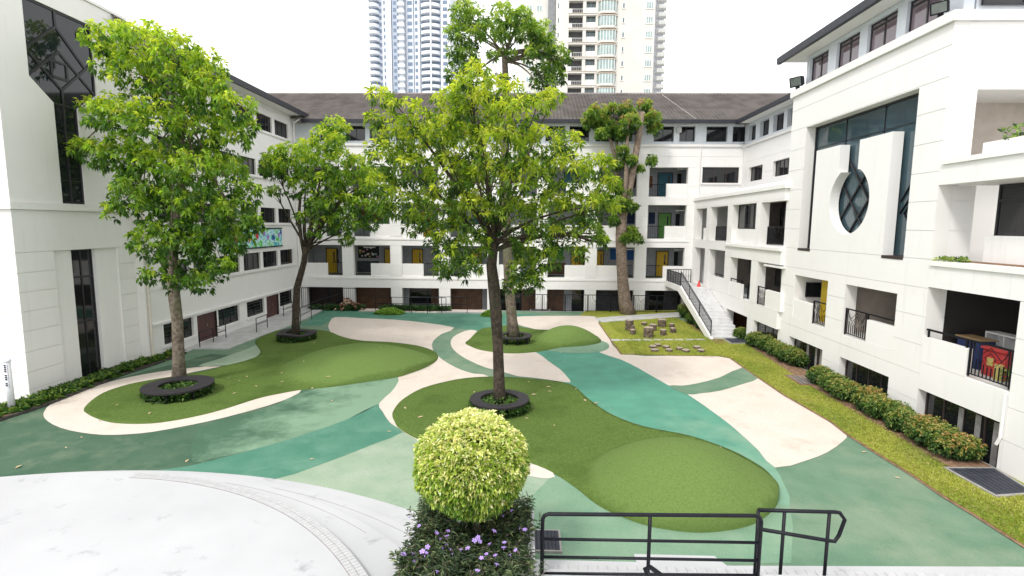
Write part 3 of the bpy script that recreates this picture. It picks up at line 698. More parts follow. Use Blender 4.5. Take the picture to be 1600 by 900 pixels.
# roof
fbox(FB, back, 'soffit', SOFFIT, -18.1, 16.5, 15.13, 15.2, -.95, .5)
fbox(FB, back, 'gutter', GUTTER, -18.1, 16.35, 15.0, 15.28, -1.12, -.955)
tiles(back, (-25, YB-1.05, 15.27), (24, YB-1.05, 15.27), (0, 7.0, 3.55), 24)
part('ridge', MB().tube([(-25, YB+5.95, 18.86), (24, YB+5.95, 18.86)], .13, 8), TILE, back)
part('rear_roof', MB().add([(-25,YB+5.95,18.82),(24,YB+5.95,18.82),(24,YB+13,15.2),(-25,YB+13,15.2)], [(0,1,2,3)]), TILE, back)
fbox(FB, back, 'rear_wall', WALL, -24, 22, -.9, 15.1, 11.9, 12.1)
tp0, tp1 = PY(1030,138,YB+5.9), PY(1066,186,YB-1)
part('hip_line', MB().tube([(12.0, YB+5.8, 18.80), (13.1, YB-.9, 15.38)], .035, 6), mat('pale_mortar', (.34,.31,.29), (.42,.39,.37), rough=.9), back)
fbox(FB, back, 'wall_lamp', mat('lamp_grey', (.5,.5,.5), rough=.5), bx(1048), bx(1055), 15.0-.55, 15.0-.12, -.2, -.05)
part('downpipe', MB().tube([(bx(1086), YB-.07, 13.3), (bx(1086), YB-.07, 9.3)], .05, 6), WALL, back)

# ------------------------------------------------------------------ left wing
XL = -19.0
left = thing('school_wing', 'white left wing with rows of dark windows and painted flower banner', 'building', (XL, 34, 0))
FL = Fac('X', XL, -1); kL = 19.0/18.6
SY = lambda y: y*kL
SZ = lambda z: 7+(z-7)*kL
lops = []; lw = []
for z0, z1 in ((13.47,14.60),(10.28,11.36),(7.05,8.12),(3.87,5.01)):
    for y in (26.35,28.95,31.55,34.22,36.8,39.42): lw.append((SY(y), SY(y+2.18), SZ(z0), SZ(z1)))
gw = [(SY(26.2),SY(28.65),SZ(.72),SZ(1.8),3),(SY(31.03),SY(33.4),SZ(.72),SZ(1.78),3),(SY(34.32),SY(36.66),SZ(.72),SZ(1.77),2),(SY(39.02),SY(41.28),SZ(.72),SZ(1.8),2)]
gd = [(SY(28.97),SY(30.8),.06,SZ(1.78)),(SY(36.98),SY(38.76),.06,SZ(1.78))]
lops = lw+[g[:4] for g in gw]+gd
FL.wall(left, 25.6, 44.0, [-.4,SZ(1.88),SZ(3.6),SZ(6.85),SZ(10.0),SZ(13.3),15.55], lops, thick=.4, gap=.012)
for k, w in enumerate(lw): FL.window(left, *w, d=.14, nu=3, fw=.045, fm=FRAMEB)
for k in range(0, len(lw), 3):
    fbox(FL, left, 'sill', WALL, lw[k][0]-.2, lw[k+2][1]+.2, lw[k][2]-.16, lw[k][2]-.005, -.10, -.001)
for a, b, z0, z1, n in gw: FL.window(left, a, b, z0, z1, d=.16, nu=n, nz=5, fw=.035, sill=True)
for a, b, z0, z1 in gd:
    o = fbox(FL, left, 'door', MDOOR, a, b, z0, z1, .10, .16); fr = MB()
    FL.box(fr, (a+b)/2-.012, (a+b)/2+.012, z0, z1, .094, .10); part('meeting_stile', fr, FRAMEB, o)
    fbox(FL, o, 'handle', mat('steel', (.4,.4,.4), rough=.3, metal=.8), (a+b)/2+.06, (a+b)/2+.12, z0+.85, z0+.95, .05, .10)
    if b > 32: pass
    fr = MB(); FL.box(fr, b-.001, b+.08, z0, z1, .0, .12); part('door_frame', fr, FRAMEB, o)
fbox(FL, left, 'lintel_band', WALL, 25.9, 43.9, SZ(1.88), SZ(1.98), -.09, -.001)
fbox(FL, left, 'body', WALLC, 25.6, 44.0, -.4, 15.5, .41, 7.5)
fbox(FL, left, 'soffit', SOFFIT, 25.4, 43.9, 15.56, 15.64, -1.0, .5)
fbox(FL, left, 'gutter', GUTTER, 25.3, 43.95, 15.48, 15.80, -1.18, -1.005)
tiles(left, (XL+1.1, 25.3, 15.79), (XL+1.1, 44.6, 15.79), (-7.0, 0, 3.4), 20)
part('downpipe', MB().tube([(XL+.08, 25.75, 15.4), (XL+.08, 25.75, .1)], .055, 8), mat('pipe_beige', (.66,.60,.53), rough=.6), left)
part('downpipe', MB().tube([(XL+.9, 43.0, 15.4), (XL+.3, 43.0, 15.0), (XL+.12, 43.3, 14.8), (XL+.12, 43.3, .1)], .06, 8), WALL, left)
# banner
bn = thing('flower_banner', 'long painted banner with red purple and blue flowers on left wing', 'banner', (XL+.06, 37, 5.3))
by0, by1, bz0, bz1 = SY(31.5), SY(39.68), SZ(5.38), SZ(6.60)
vm = bpy.data.materials.new('banner_paint'); vm.use_nodes = True
n_, l_ = vm.node_tree.nodes, vm.node_tree.links
ge = n_.new('ShaderNodeNewGeometry'); no = n_.new('ShaderNodeTexNoise'); no.inputs['Scale'].default_value = 3.2; no.inputs['Detail'].default_value = 3
l_.new(ge.outputs['Position'], no.inputs['Vector']); cr = n_.new('ShaderNodeValToRGB'); cr.color_ramp.interpolation = 'EASE'
e = cr.color_ramp.elements; e[0].position = .34; e[0].color = (.03,.42,.42,1); e[1].position = .66; e[1].color = (.10,.48,.10,1)
for p_, c_ in ((.44,(.42,.72,.85,1)),(.5,(.6,.82,.88,1)),(.57,(.22,.62,.22,1))):
    q = e.new(p_); q.color = c_
l_.new(no.outputs['Fac'], cr.inputs['Fac']); l_.new(cr.outputs[0], n_['Principled BSDF'].inputs['Base Color']); n_['Principled BSDF'].inputs['Roughness'].default_value = .6
mb = MB(); FL.box(mb, by0, by1, bz0, bz1, -.06, -.003); part('board', mb, vm, bn)
mb = MB(); FL.box(mb, by0-.05, by1+.05, bz1, bz1+.09, -.10, -.003); FL.box(mb, by0-.05, by1+.05, bz0-.09, bz0, -.10, -.003); part('board_frame', mb, mat('dark_teal_frame', (.008,.035,.035), rough=.5), bn)
FLW = [((.5,.02,.03),[(SY(35.0),.5),(SY(36.0),.62),(SY(33.4),.5)],.32),((.28,.16,.5),[(SY(37.0),.75),(SY(37.5),.52),(SY(39.2),.62)],.26),((.008,.05,.28),[(SY(38.35),.5),(SY(39.6),.8)],.33),((.5,.1,.03),[(SY(34.2),.55)],.28)]
for c_, ps, r_ in FLW:
    m = mat('petal_%d' % int(c_[0]*1000), c_, tuple(v*1.25 for v in c_), scale=6, rough=.6)
    for u, t in ps:
        z = bz0+(bz1-bz0)*t; pts = []
        for k in range(20):
            a = 2*math.pi*k/20; rr = r_*(.72+.28*math.sin(5*a+u))*(1.05 if k % 3 else .85)
            pts.append((min(u+rr*math.cos(a), by1-.01), min(max(z+rr*math.sin(a)*.95, bz0+.01), bz1-.01)))
        mb = MB(); prism_u(FL, mb, pts, -.066-.002*ps.index((u,t)), -.06); part('painted_flower', mb, m, bn)

# ------------------------------------------------------------------ left tower
XT = -19.4; kT = 19.4/19.0
tower = thing('school_block', 'grey-white stair block with tall arrow-shaped dark window on the left edge', 'building', (XT, 22, 0))
FT = Fac('X', XT, -1); TY = lambda y: y*kT
TZ = lambda z: 7+(z-7)*kT
Y0, Y1 = TY(19.13), TY(25.6)
ja, jb, jc, jd = TY(20.40), TY(23.60), TY(21.37), TY(22.52)
zA, zB, zC, zD = TZ(7.75), TZ(11.74), TZ(12.52), TZ(15.46)
uops = [(ja,jb,zB,zD),(jc,jd,zA,zB)]
FT.wall(tower, Y0, Y1, [TZ(7.70),16.6], uops, thick=.4)
mb = MB(); prism_u(FT, mb, [(ja,zC),(ja,zB),(jc,zB)], 0, .4); part('wall_panel', mb, WALL, tower)
mb = MB(); prism_u(FT, mb, [(jb,zC),(jd,zB),(jb,zB)], 0, .4); part('wall_panel', mb, WALL, tower)
w = MB(); D0, D1 = .06, .13
T = lambda y, z: (TY(y), TZ(z))
for a, b in ((T(21.85,14.79),T(20.42,13.54)),(T(20.42,13.54),T(21.9,12.34)),(T(21.85,14.79),T(23.19,13.51)),(T(21.9,12.34),T(23.55,13.85)),(T(20.42,12.55),T(21.9,13.84)),(T(21.9,13.84),T(23.55,12.55)),(T(21.85,14.79),T(21.85,15.46)),(T(21.9,12.34),T(21.9,7.75)),(T(21.9,12.34),T(21.9,11.7)),
             (T(21.51,12.80),T(21.51,13.42)),(T(22.22,12.80),T(22.22,13.42)),(T(21.51,12.80),T(22.22,12.80)),(T(21.51,13.42),T(22.22,13.42)),(T(21.40,11.74),T(22.50,11.74)),
             ((ja,zD-.04),(jb,zD-.04)),((ja+.03,zC),(ja+.03,zD)),((jb-.03,zC),(jb-.03,zD)),((ja+.02,zC),(jc+.02,zB)),((jb-.02,zC),(jd-.02,zB)),((jc+.03,zA),(jc+.03,zB)),((jd-.03,zA),(jd-.03,zB)),((jc,zA+.04),(jd,zA+.04))):
    bar_u(FT, w, a, b, .10, D0+random.random()*.004, D1)
for z in (8.7, 9.75, 10.7): bar_u(FT, w, T(21.37,z), T(22.52,z), .035, D0+.01, D1)
win = part('window', w, FRAME, tower)
for pts in ([(ja,zC),(jc,zB),(jd,zB),(jb,zC),(jb,zD),(ja,zD)], [(jc,zA),((jc+jd)/2,zA),((jc+jd)/2,zB),(jc,zB)], [((jc+jd)/2,zA),(jd,zA),(jd,zB),((jc+jd)/2,zB)]):
    mb = MB(); prism_u(FT, mb, pts, .10, .115); part('pane', mb, GLASS3, win)
fbox(FT, tower, 'cornice', WALL, Y0-.10, Y1, TZ(7.46), TZ(7.70), -.10, .4)
zj = [-.1,.45]+[TZ(v) for v in (1.27,2.05,2.85,3.6,4.34,5.08,5.84)]+[TZ(7.46)]
ra, rb = TY(20.74), TY(24.06); la, lb = TY(21.65), TY(22.88); lz = TZ(5.84)
FT.wall(tower, Y0, Y1, zj, [(ra,rb,-.1,lz)], thick=.4, gap=.03, proud=.03)
mb = MB()
for r in rects(ra, rb, -.1, lz, [(la,lb,-.1,lz)]): FT.box(mb, *r, .10, .4)
part('recess_panel', mb, WALL, tower)
FT.window(tower, la, lb, .0, lz, d=.28, nu=2, fw=.06, gm=GLASS, zb=[0,2.6,4.6,lz])
FS = Fac('Y', Y0, +1)
FS.wall(tower, -27, XT-.402, zj, [], thick=.4, gap=.03, proud=.03); FS.wall(tower, -27, XT-.402, [TZ(7.70),16.6], [], thick=.4)
mb = MB()
for a, b in zip(zj, zj[1:]): mb.box(XT-.4015, XT-.032, Y0-.0, Y0+.0012, a+.015, b-.015)
fbox(FS, tower, 'cornice', WALL, -27, XT-.401, TZ(7.46), TZ(7.70), -.10, .4)
fbox(FT, tower, 'parapet_cap', WALL, Y0-.06, Y1+.06, 16.602, 16.72, -.06, .5)
fbox(FT, tower, 'body', WALLC, Y0+.41, Y1, -.1, 16.59, .42, 7.4)
# ------------------------------------------------------------------ right wing (far part)
XR2, XU = 13.6, 17.3
right = thing('school_wing', 'white right wing behind the stairs with open corridors and upper terrace', 'building', (XR2, 36, -.9))
FR = Fac('X', XR2, +1); kR = 13.6/13.8
RY = lambda y: y*kR
RZ = lambda z: 7+(z-7)*kR
rops = [(RY(41.5),43.4,5.98,RZ(8.43)),(RY(37.2),RY(40.65),5.98,RZ(8.45)),(RY(32.65),RY(36.4),5.98,RZ(8.45)),(RY(29.1),RY(32.0),5.98,RZ(8.43)),
        (RY(41.5),43.4,2.45,RZ(5.32)),(RY(37.3),RY(40.6),2.45,RZ(5.33)),(RY(32.9),RY(36.3),2.45,RZ(4.97)),(RY(28.93),RY(32.0),2.45,RZ(4.94)),
        (RY(33.03),RY(36.5),-.9,RZ(1.41)),(RY(29.0),RY(32.1),-.9,RZ(1.40)),(RY(37.3),RY(40.8),-.9,RZ(1.41))]
FR.wall(right, 28.75, 43.99, [-.95,.4,1.42,2.44,3.4,4.2,5.0,5.96,6.9,7.7,8.5,9.05], rops, thick=.5, gap=.014)
fbox(FR, right, 'terrace_coping', WALL, 28.6, 43.95, 9.051, 9.28, -.10, .5)
fbox(FR, right, 'terrace_kerb', WALL, 28.6, 43.9, 9.281, 9.5, .25, .5)
fbox(FR, right, 'ledge', WALL, RY(29.1), RY(37.2), 5.72, 5.90, -.12, -.001)
fbox(FR, right, 'terrace_slab', CEIL, 28.75, 43.9, 8.62, 9.05, .501, 3.69)
for zf in (2.45, 5.98):
    fbox(FR, right, 'floor_slab', CEIL, 28.75, 43.9, zf-.45, zf-.01, .501, 3.6)
fbox(FR, right, 'floor_slab', CORRD, 28.75, 43.9, -1.0, -.9, -.7, 3.6)
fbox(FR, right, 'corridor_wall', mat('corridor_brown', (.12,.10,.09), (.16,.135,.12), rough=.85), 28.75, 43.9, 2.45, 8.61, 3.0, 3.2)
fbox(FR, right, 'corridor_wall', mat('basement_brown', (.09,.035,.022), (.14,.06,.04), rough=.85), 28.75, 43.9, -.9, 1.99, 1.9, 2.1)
fbox(FR, right, 'end_wall', WALL, 28.55, 28.74, -.9, 9.0, .51, 3.2)
for a, b, z0, z1 in ((29.6,31.4,3.0,4.9),(33.4,35.6,3.1,4.9),(37.8,39.8,3.4,5.2),(29.5,31.2,6.9,8.3),(33,35.5,6.9,8.3),(37.5,39.8,6.8,8.3)):
    FR.window(right, a, b, z0, z1, d=2.95, nu=2, fw=.06)
fbox(FR, right, 'parapet', WALL, RY(32.66), RY(35.0), 5.985, 6.87, .12, .3); FR.window(right, RY(32.7), RY(36.35), 6.9, 8.42, d=.42, nu=3, fw=.05)
fbox(FR, right, 'parapet', WALL, RY(35.0)+.001, RY(36.39), 5.985, 6.87, .3, .45)
fbox(FR, right, 'parapet', WALL, RY(41.52), RY(43.0), 5.985, 6.9, .3, .45)
fbox(FR, right, 'parapet', WALL, RY(37.31), RY(40.59), 2.455, 3.44, .02, .2)
fbox(FR, right, 'parapet', WALL, RY(34.3), RY(36.29), 2.455, 3.38, .02, .2)
fbox(FR, right, 'parapet', WALL, RY(28.94), RY(30.8), 2.455, 3.46, .02, .2)
for a, b, zf, orn in ((29.12,31.98,5.98,True),(37.22,40.6,5.98,False),(32.95,34.3,2.45,False)): part('railing', railing_mb(FR, RY(a), RY(b), zf, zf+1.05, .45, orn=orn), BLACK, right)
part('railing', railing_mb(FR, RY(30.82), RY(31.97), 2.45, 3.55, .1, orn=True), BLACK, right)
mb = MB(); FR.box(mb, RY(34.3), RY(36.25), 3.55, 3.61, .08, .13)
for y in (34.4, 36.2): FR.box(mb, RY(y), RY(y)+.04, 3.38, 3.55, .085, .125)
part('handrail', mb, BLACK, right)
mb = MB(); FR.box(mb, RY(37.35), RY(39.2), 3.6, 3.65, .08, .13); FR.box(mb, RY(37.4), RY(37.44), 3.44, 3.6, .085, .125); FR.box(mb, RY(39.1), RY(39.14), 3.44, 3.6, .085, .125); part('handrail', mb, BLACK, right)
fbox(FR, right, 'air_vent', mat('awning_white', (.7,.7,.68), rough=.6), RY(29.0), RY(31.0), 4.80, 4.9, -.08, .35)
FR.window(right, RY(28.95), RY(29.5), 3.5, 4.8, d=.3, nu=1, fw=.05, gm=GLASS2)
FR.window(right, RY(29.02), RY(32.05), -.5, RZ(1.38), d=.25, nu=3, fw=.06, fm=FRAMEB, gm=GLASS)
FR.window(right, RY(33.1), RY(34.7), -.5, RZ(1.38), d=.8, nu=2, fw=.06, fm=FRAMEB, gm=GLASS)
# upper wall
FU = Fac('X', XU, +1); kU = 17.3/17.2
uw = [(36.0*kU,38.4*kU),(40.08*kU,42.5*kU)]
cw = [(34.6,36.2),(37.5,39.1),(39.7,41.2),(41.85,43.25)]
cw = [(34.9,36.75),(37.25,38.8),(39.45,40.95),(41.65,42.95)]
FU.wall(right, 28.75, 43.95, [9.06,10.0,11.0,12.1,13.28], [(a,b,10.5,11.6) for a, b in uw], thick=.4, gap=.014)
for a, b in uw: FU.window(right, a, b, 10.5, 11.6, d=.22, nu=4, fw=.05, fm=FRAMEB)
fbox(FU, right, 'cornice', WALL, 28.75, 43.85, 13.282, 13.46, -.12, .4)
cwo = [(a*kU,b*kU,13.64,14.82) for a, b in cw]+[(29.5,31.0,13.64,14.82),(32.0,33.8,13.64,14.82)]
FU.wall(right, 28.75, 43.9, [13.462,15.05], cwo, thick=.4, m=BLUEW, mc=BLUEW, proud=.2, name='clerestory_wall')
for a, b, z0, z1 in cwo: FU.window(right, a, b, z0, z1, d=.3, nu=2, fw=.05)
fbox(FU, right, 'soffit', SOFFIT, 28.75, 43.1, 15.06, 15.13, -.95, .4)
fbox(FU, right, 'gutter', GUTTER, 28.75, 43.0, 14.96, 15.24, -1.12, -.955)
tiles(right, (XU-1.05, 43.0, 15.23), (XU-1.05, 28.75, 15.23), (7.0, 0, 3.5), 22)
fbox(FU, right, 'roof_body', WALLC, 28.8, 43.9, 9.1, 15.0, .41, 7.0)
part('roof_finial', MB().tube([(XU+.7, 37.5, 15.9), (XU+.7, 37.5, 17.2)], .05, 6), SOFFIT, right)

# ------------------------------------------------------------------ right block with the oval window
XR = 13.8
blk = thing('school_block', 'white right block with shield-shaped panel and oval window', 'building', (XR, 22, -.9))
FK = Fac('X', XR, +1)
YA, YZ = 18.47, 28.95
kops = [(19.8,27.42,5.95,11.92),(24.5,27.52,2.38,4.57),(19.94,23.14,2.38,4.57),(24.53,27.66,-.9,1.34),(19.98,23.16,-.9,1.37)]
FK.wall(blk, YA, YZ, [-.95,.0,.95,1.94,2.94,3.94,4.94,5.94,6.92,7.92,8.91,9.91,10.95,11.96,12.97,13.68], kops, thick=.5)
fbox(FK, blk, 'cornice', WALL, YA-.12, YZ+.1, 13.682, 14.0, -.13, .6)
# shield panel in the recess: one polygon with notch and oval
ov = []; uc, zc = 23.48, 8.12
a_, b_ = 1.42, 1.47
for k in range(49):
    t = math.radians(62)-math.radians(304)*k/48            # clockwise from the right of the notch round the bottom
    ov.append((uc+a_*math.cos(t), zc+b_*math.sin(t)*(1.0 if math.sin(t) > 0 else .96)))
ov = [p for p in ov]
pan = [(20.98,5.952),(26.30,5.952),(26.30,10.63),(24.36,10.63)]
left_side = [p for p in ov]                                # ov runs from the +u side of the notch, downwards, to the -u side
pan += [(24.36, ov[0][1]+.02)]+ov+[(22.98, ov[-1][1]+.02) if abs(ov[-1][0]-22.98) > .02 else ov[-1]]
pan += [(22.98,10.63),(20.98,10.63)]
mb = MB(); prism_u(FK, mb, pan, .0, .42); part('shield_panel', mb, WALL, blk)
fr = MB()
for a in (19.84, 27.38): bar_u(FK, fr, (a,5.95), (a,11.92), .07, .46, .54)
bar_u(FK, fr, (19.8,11.88), (27.42,11.88), .08, .46, .545); 
for u in (22.3, 24.9): bar_u(FK, fr, (u,10.4), (u,11.9), .02, .5, .538)
bar_u(FK, fr, (19.8,10.9), (27.4,10.9), .02, .501, .539)
for s in (-1, 1):
    for k in (-.62, .62):
        c = np.array([uc+k, zc+.05]); d = np.array([1.0, s*1.15]); bar_u(FK, fr, tuple(c-d*1.7), tuple(c+d*1.7), .06, .44+.004*(s+1), .535)
wn_ = part('window', fr, FRAME, blk)
for a, b in ((19.8,21.2),(21.2,23.48),(23.48,26.1),(26.1,27.42)):
    g = MB(); FK.box(g, a+.004, b-.004, 5.96, 11.9, .54, .555); part('pane', g, GLASS2, wn_)
for c0, c1 in ((26.34,27.36),(19.86,20.94)):
    o = MB(); m_ = (c0+c1)/2; w_ = (c1-c0)/2
    for q in ([(c0,8.0),(m_,8.75),(c1,8.0)], [(c0,7.55),(m_,8.2),(c1,7.55)], [(m_,6.0),(m_,7.35)], [(m_-.3,7.55),(m_,7.2),(m_+.3,7.55),(m_,7.9),(m_-.3,7.55)], [(c0,7.2),(m_-.05,6.8),(m_-.05,6.0)]):
        for a, b in zip(q, q[1:]): bar_u(FK, o, a, b, .03, .47, .53)
    part('window_grille', o, BLACK, blk)
    fbox(FK, blk, 'window_sill', mat('dark_sill', (.03,.018,.02), (.045,.03,.03), rough=.5), c0-.08 if c0 > 25 else c0-.05, c1+.06, 5.84, 5.955, -.02, .5)
# openings on the first floor
fbox(FK, blk, 'parapet', WALL, 25.72, 27.51, 2.39, 3.3, .02, .25); fbox(FK, blk, 'parapet', WALL, 19.95, 21.56, 2.39, 3.3, .02, .25)
part('railing', railing_mb(FK, 24.55, 25.70, 2.38, 3.5, .08, orn=True), BLACK, blk)
part('railing', railing_mb(FK, 21.58, 23.10, 2.38, 3.55, .08, orn=True), BLACK, blk)
mb = MB(); FK.box(mb, 19.97, 21.57, 3.50, 3.55, .05, .11); part('handrail', mb, BLACK, blk)
fbox(FK, blk, 'floor_slab', CONC, 18.7, 28.7, 1.95, 2.37, .50, 5.0); fbox(FK, blk, 'ceiling_slab', BEIGE, 18.7, 28.7, 4.8, 5.2, .501, 5.0)
fbox(FK, blk, 'room_wall', BEIGE, 18.7, 28.7, 2.38, 4.79, 3.2, 3.4)
fbox(FK, blk, 'room_wall', WALL, 27.55, 27.75, 2.38, 4.79, .51, 3.19); fbox(FK, blk, 'room_wall', BEIGE, 23.6, 23.8, 2.38, 4.79, .51, 3.19); fbox(FK, blk, 'room_wall', BEIGE, 18.72, 18.9, 2.38, 4.79, .51, 3.19)
fbox(FK, blk, 'yellow_pillar', mat('yellow_paint', (.55,.38,.01), (.6,.43,.015), rough=.6), 25.78, 26.45, 2.38, 4.79, .80, .92)
FRW = Fac('Y', 27.55, +1); ua_, za_ = FRW.px(1259, 441); ub_, zb_ = FRW.px(1281, 464)
FRW.window(blk, ua_, ub_, zb_, min(za_, 4.7), d=-.05, nu=2, fw=.06, gm=GLASS3)
fbox(FK, blk, 'wall_board', BOARDK, 21.0, 22.0, 3.4, 4.2, 3.12, 3.19)
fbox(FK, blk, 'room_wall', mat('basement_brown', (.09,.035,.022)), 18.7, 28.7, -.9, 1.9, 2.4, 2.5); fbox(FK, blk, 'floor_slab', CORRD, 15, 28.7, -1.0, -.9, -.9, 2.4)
FK.window(blk, 24.55, 27.64, -.6, 1.33, d=.3, nu=4, fw=.06, fm=FRAMEB); FK.window(blk, 20.0, 23.14, -.6, 1.36, d=.3, nu=4, fw=.06, fm=FRAMEB)
for a, b in ((25.0,25.2),(25.45,25.6),(26.2,26.4)): fbox(FK, blk, 'curtain', mat('curtain', (.22,.21,.20), (.30,.29,.28), scale=8, rough=.9), a, b, -.4, 1.2, .27, .285)
# clerestory and eave
FC = Fac('X', 14.35, +1); kc = 14.35/14.6
cwin = [(27.4*kc,29.1*kc),(24.95*kc,26.7*kc),(22.55*kc,24.4*kc),(20.2*kc,22.02*kc)]
cz0, cz1 = 7+(14.45-7)*kc, 7+(15.67-7)*kc
FC.wall(blk, 18.9, 29.0*kc+.4, [14.001,15.72], [(a,b,cz0,cz1) for a, b in cwin], thick=.35, m=BLUEW, mc=BLUEW, proud=.2, name='clerestory_wall')
for a, b in cwin: FC.window(blk, a, b, cz0, cz1, d=.16, nu=2, fw=.07, gm=GLASSB, zb=[cz0,cz1-.22,cz1])
fbox(FC, blk, 'soffit', SOFFIT, 17.8, 29.9, 15.73, 15.80, -.85, .5)
fbox(FC, blk, 'gutter', GUTTER, 17.6, 30.05, 15.66, 15.98, -1.05, -.855)
tiles(blk, (13.4, 30.05, 15.96), (13.4, 17.6, 15.96), (6.5, 0, 3.0), 20)
part('roof_gable', MB().box(14.8, 21, 18.95, 28.9, 14.0, 15.7), BLUEW, blk)
FCY = Fac('Y', 18.9, +1)
FCY.window(blk, 14.9, 17.6, cz0, cz1+.2, d=-.06, nu=2, fw=.07)
# end wall towards the camera with the recessed balcony
FE = Fac('Y', YA, +1)
ex, _z = FE.px(1529, 125)
FE.wall(blk, XR+.502, 22, [9.27,9.91,10.95,11.96,12.97,13.68], [(ex,20.5,9.27,11.55)], thick=.45)
fbox(FE, blk, 'cornice', WALL, XR+.62, 22, 13.682, 13.98, -.12, .5)
FE.wall(blk, XR+.502, 15.05, [5.0,5.94,6.92,7.92,8.43], [], thick=.45)
FE.wall(blk, XR+.502, 14.45, [-.95,.95,1.94,2.94,3.94,4.99], [], thick=.45)
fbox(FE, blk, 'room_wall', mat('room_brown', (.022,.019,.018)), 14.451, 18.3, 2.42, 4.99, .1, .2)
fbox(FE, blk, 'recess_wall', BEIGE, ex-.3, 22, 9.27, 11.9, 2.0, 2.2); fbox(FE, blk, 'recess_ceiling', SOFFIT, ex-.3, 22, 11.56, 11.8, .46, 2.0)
fbox(FE, blk, 'recess_side', WALL, ex-.25, ex-.05, 9.27, 11.55, .46, 2.0)
fbox(FK, blk, 'body', WALLC, 20.8, 28.9, 5.25, 13.6, 2.5, 8.0)
# balconies between this block and the next
bal = thing('school_block', 'near right section with stacked balconies at the right edge', 'building', (XR, 15, -.9))
fbox(FK, bal, 'balcony_slab', WALL, 9.0, YA-.002, 8.44, 9.1, .0, 4.5); fbox(FK, bal, 'coping', WALL, 9.0, YA-.13, 9.101, 9.26, -.08, .3)
fbox(FK, bal, 'planter_wall', WALL, 9.0, YA-.7, 9.261, 9.72, .75, .95)
fbox(FK, bal, 'balcony_slab', WALL, 9.0, YA-.002, 5.0, 5.74, .0, 4.5); fbox(FK, bal, 'ledge', WALL, 9.0, YA-.04, 5.741, 5.90, -.07, .5)
fbox(FK, bal, 'planter_bed', SOIL, 9.0, YA-.05, 5.88, 5.93, .5, .95)
fbox(FK, bal, 'balcony_parapet', WALL, 15.75, 17.55, 5.931, 6.78, .95, 1.1)
part('railing', railing_mb(FK, 12.0, 15.72, 5.93, 6.95, 1.02), BLACK, bal)
fbox(FK, bal, 'inner_wall', WALL, 9.0, YA-.46, 5.931, 6.6, 1.55, 1.75)
FK.window(bal, 10.0, YA-.5, 6.62, 8.43, d=1.6, nu=4, fw=.08, zb=[6.62,7.9,8.43], gm=GLASS)
FK.wall(bal, 15.05, YA-.004, [-.95,.0,.95,1.40,2.37], [(15.16,18.46,-.95,1.40)], thick=.4)
fbox(FK, bal, 'balcony_parapet', WALL, 16.6, YA-.006, 2.371, 3.27, .0, .18)
part('railing', railing_mb(FK, 15.10, 16.58, 2.42, 3.57, .06, orn=True), BLACK, bal)
mb = MB(); FK.box(mb, 16.6, 18.4, 3.50, 3.56, .04, .11)
for y in (16.7, 18.3): FK.box(mb, y, y+.05, 3.27, 3.5, .05, .10)
part('handrail', mb, BLACK, bal)
FK.wall(bal, 9.0, 15.04, [-.95,.0,.95,1.94,2.94,3.94,4.99], [], thick=.5)
fbox(FK, bal, 'floor_slab', CONC, 9.5, YA-.47, 2.0, 2.41, .41, 6.0)
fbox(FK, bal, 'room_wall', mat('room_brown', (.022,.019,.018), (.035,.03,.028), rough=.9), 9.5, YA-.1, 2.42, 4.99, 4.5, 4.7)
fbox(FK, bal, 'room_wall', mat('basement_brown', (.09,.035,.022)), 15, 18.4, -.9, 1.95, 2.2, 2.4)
FK.window(bal, 15.2, 18.42, -.6, 1.38, d=.3, nu=4, fw=.06, fm=FRAMEB)
for a in (15.5, 16.15, 16.8): fbox(FK, bal, 'curtain', mat('curtain', (.45,.45,.44)), a, a+.2, -.4, 1.25, .27, .285)
part('downpipe', MB().tube([(XR-.05, 15.1, 2.3), (XR-.05, 15.1, 1.0), (XR-.05,15.2,.75)], .045, 6), WALL, bal)

# ------------------------------------------------------------------ stairs
st = thing('staircase', 'white outdoor staircase rising to the first floor of right wing', 'stairs', (12.8, 36, 0))
SX0, SX1 = 11.6, 13.57; SY0, SY1, SZ1 = 32.9, 39.6, 2.42; NS = 15
tread = mat('tread_grey', (.58,.58,.585), (.66,.66,.66), scale=3, rough=.8)
for k in range(NS):
    z = SZ1*(k+1)/NS; y = SY0+(SY1-SY0)*k/NS; w0 = SX0-.15*(1-k/NS)*0
    part('step', MB().box(SX0, SX1, y, y+(SY1-SY0)/NS+.02, z-SZ1/NS*.98-.0, z), tread, st)
part('landing', MB().box(SX0-.05, SX1, SY1+.021, 43.9, SZ1-.25, SZ1), tread, st)
mb = MB(); sl = (SZ1)/(SY1-SY0)
FX = Fac('X', SX0, -1)
prism_u(FX, mb, [(SY0-.35,-.02),(SY0-.35,.12),(SY1,SZ1+.14),(SY1+.4,SZ1+.14),(SY1+.4,SZ1-.3),(SY1,SZ1-.45),(SY0+.6,-.02)], .002, .16); part('stringer', mb, WALL, st)
part('landing_fascia', MB().box(SX0-.16, SX0-.052, SY1+.41, 43.9, SZ1-.3, SZ1+.1), WALL, st)
mb = MB()
def stz(y): return .12+max(0, min(y, SY1)-(SY0-.35))*sl
ra_ = [(SY0-.1), SY0+2.3, SY0+4.6, SY1+.1]
for y in ra_: mb.tube([(SX0-.07,y,stz(y)-.02), (SX0-.07,y,stz(y)+.98)], .028, 6)
for h in (.98, .12, .86): mb.tube([(SX0-.07,SY0-.1,stz(SY0-.1)+h), (SX0-.07,SY1+.1,stz(SY1+.1)+h)], .024 if h < .9 else .032, 6)
n = 58
for k in range(1, n):
    y = SY0-.1+(SY1-SY0+.2)*k/n; mb.tube([(SX0-.07,y,stz(y)+.12), (SX0-.07,y,stz(y)+.86)], .009, 4, False)
part('railing', mb, BLACK, st)
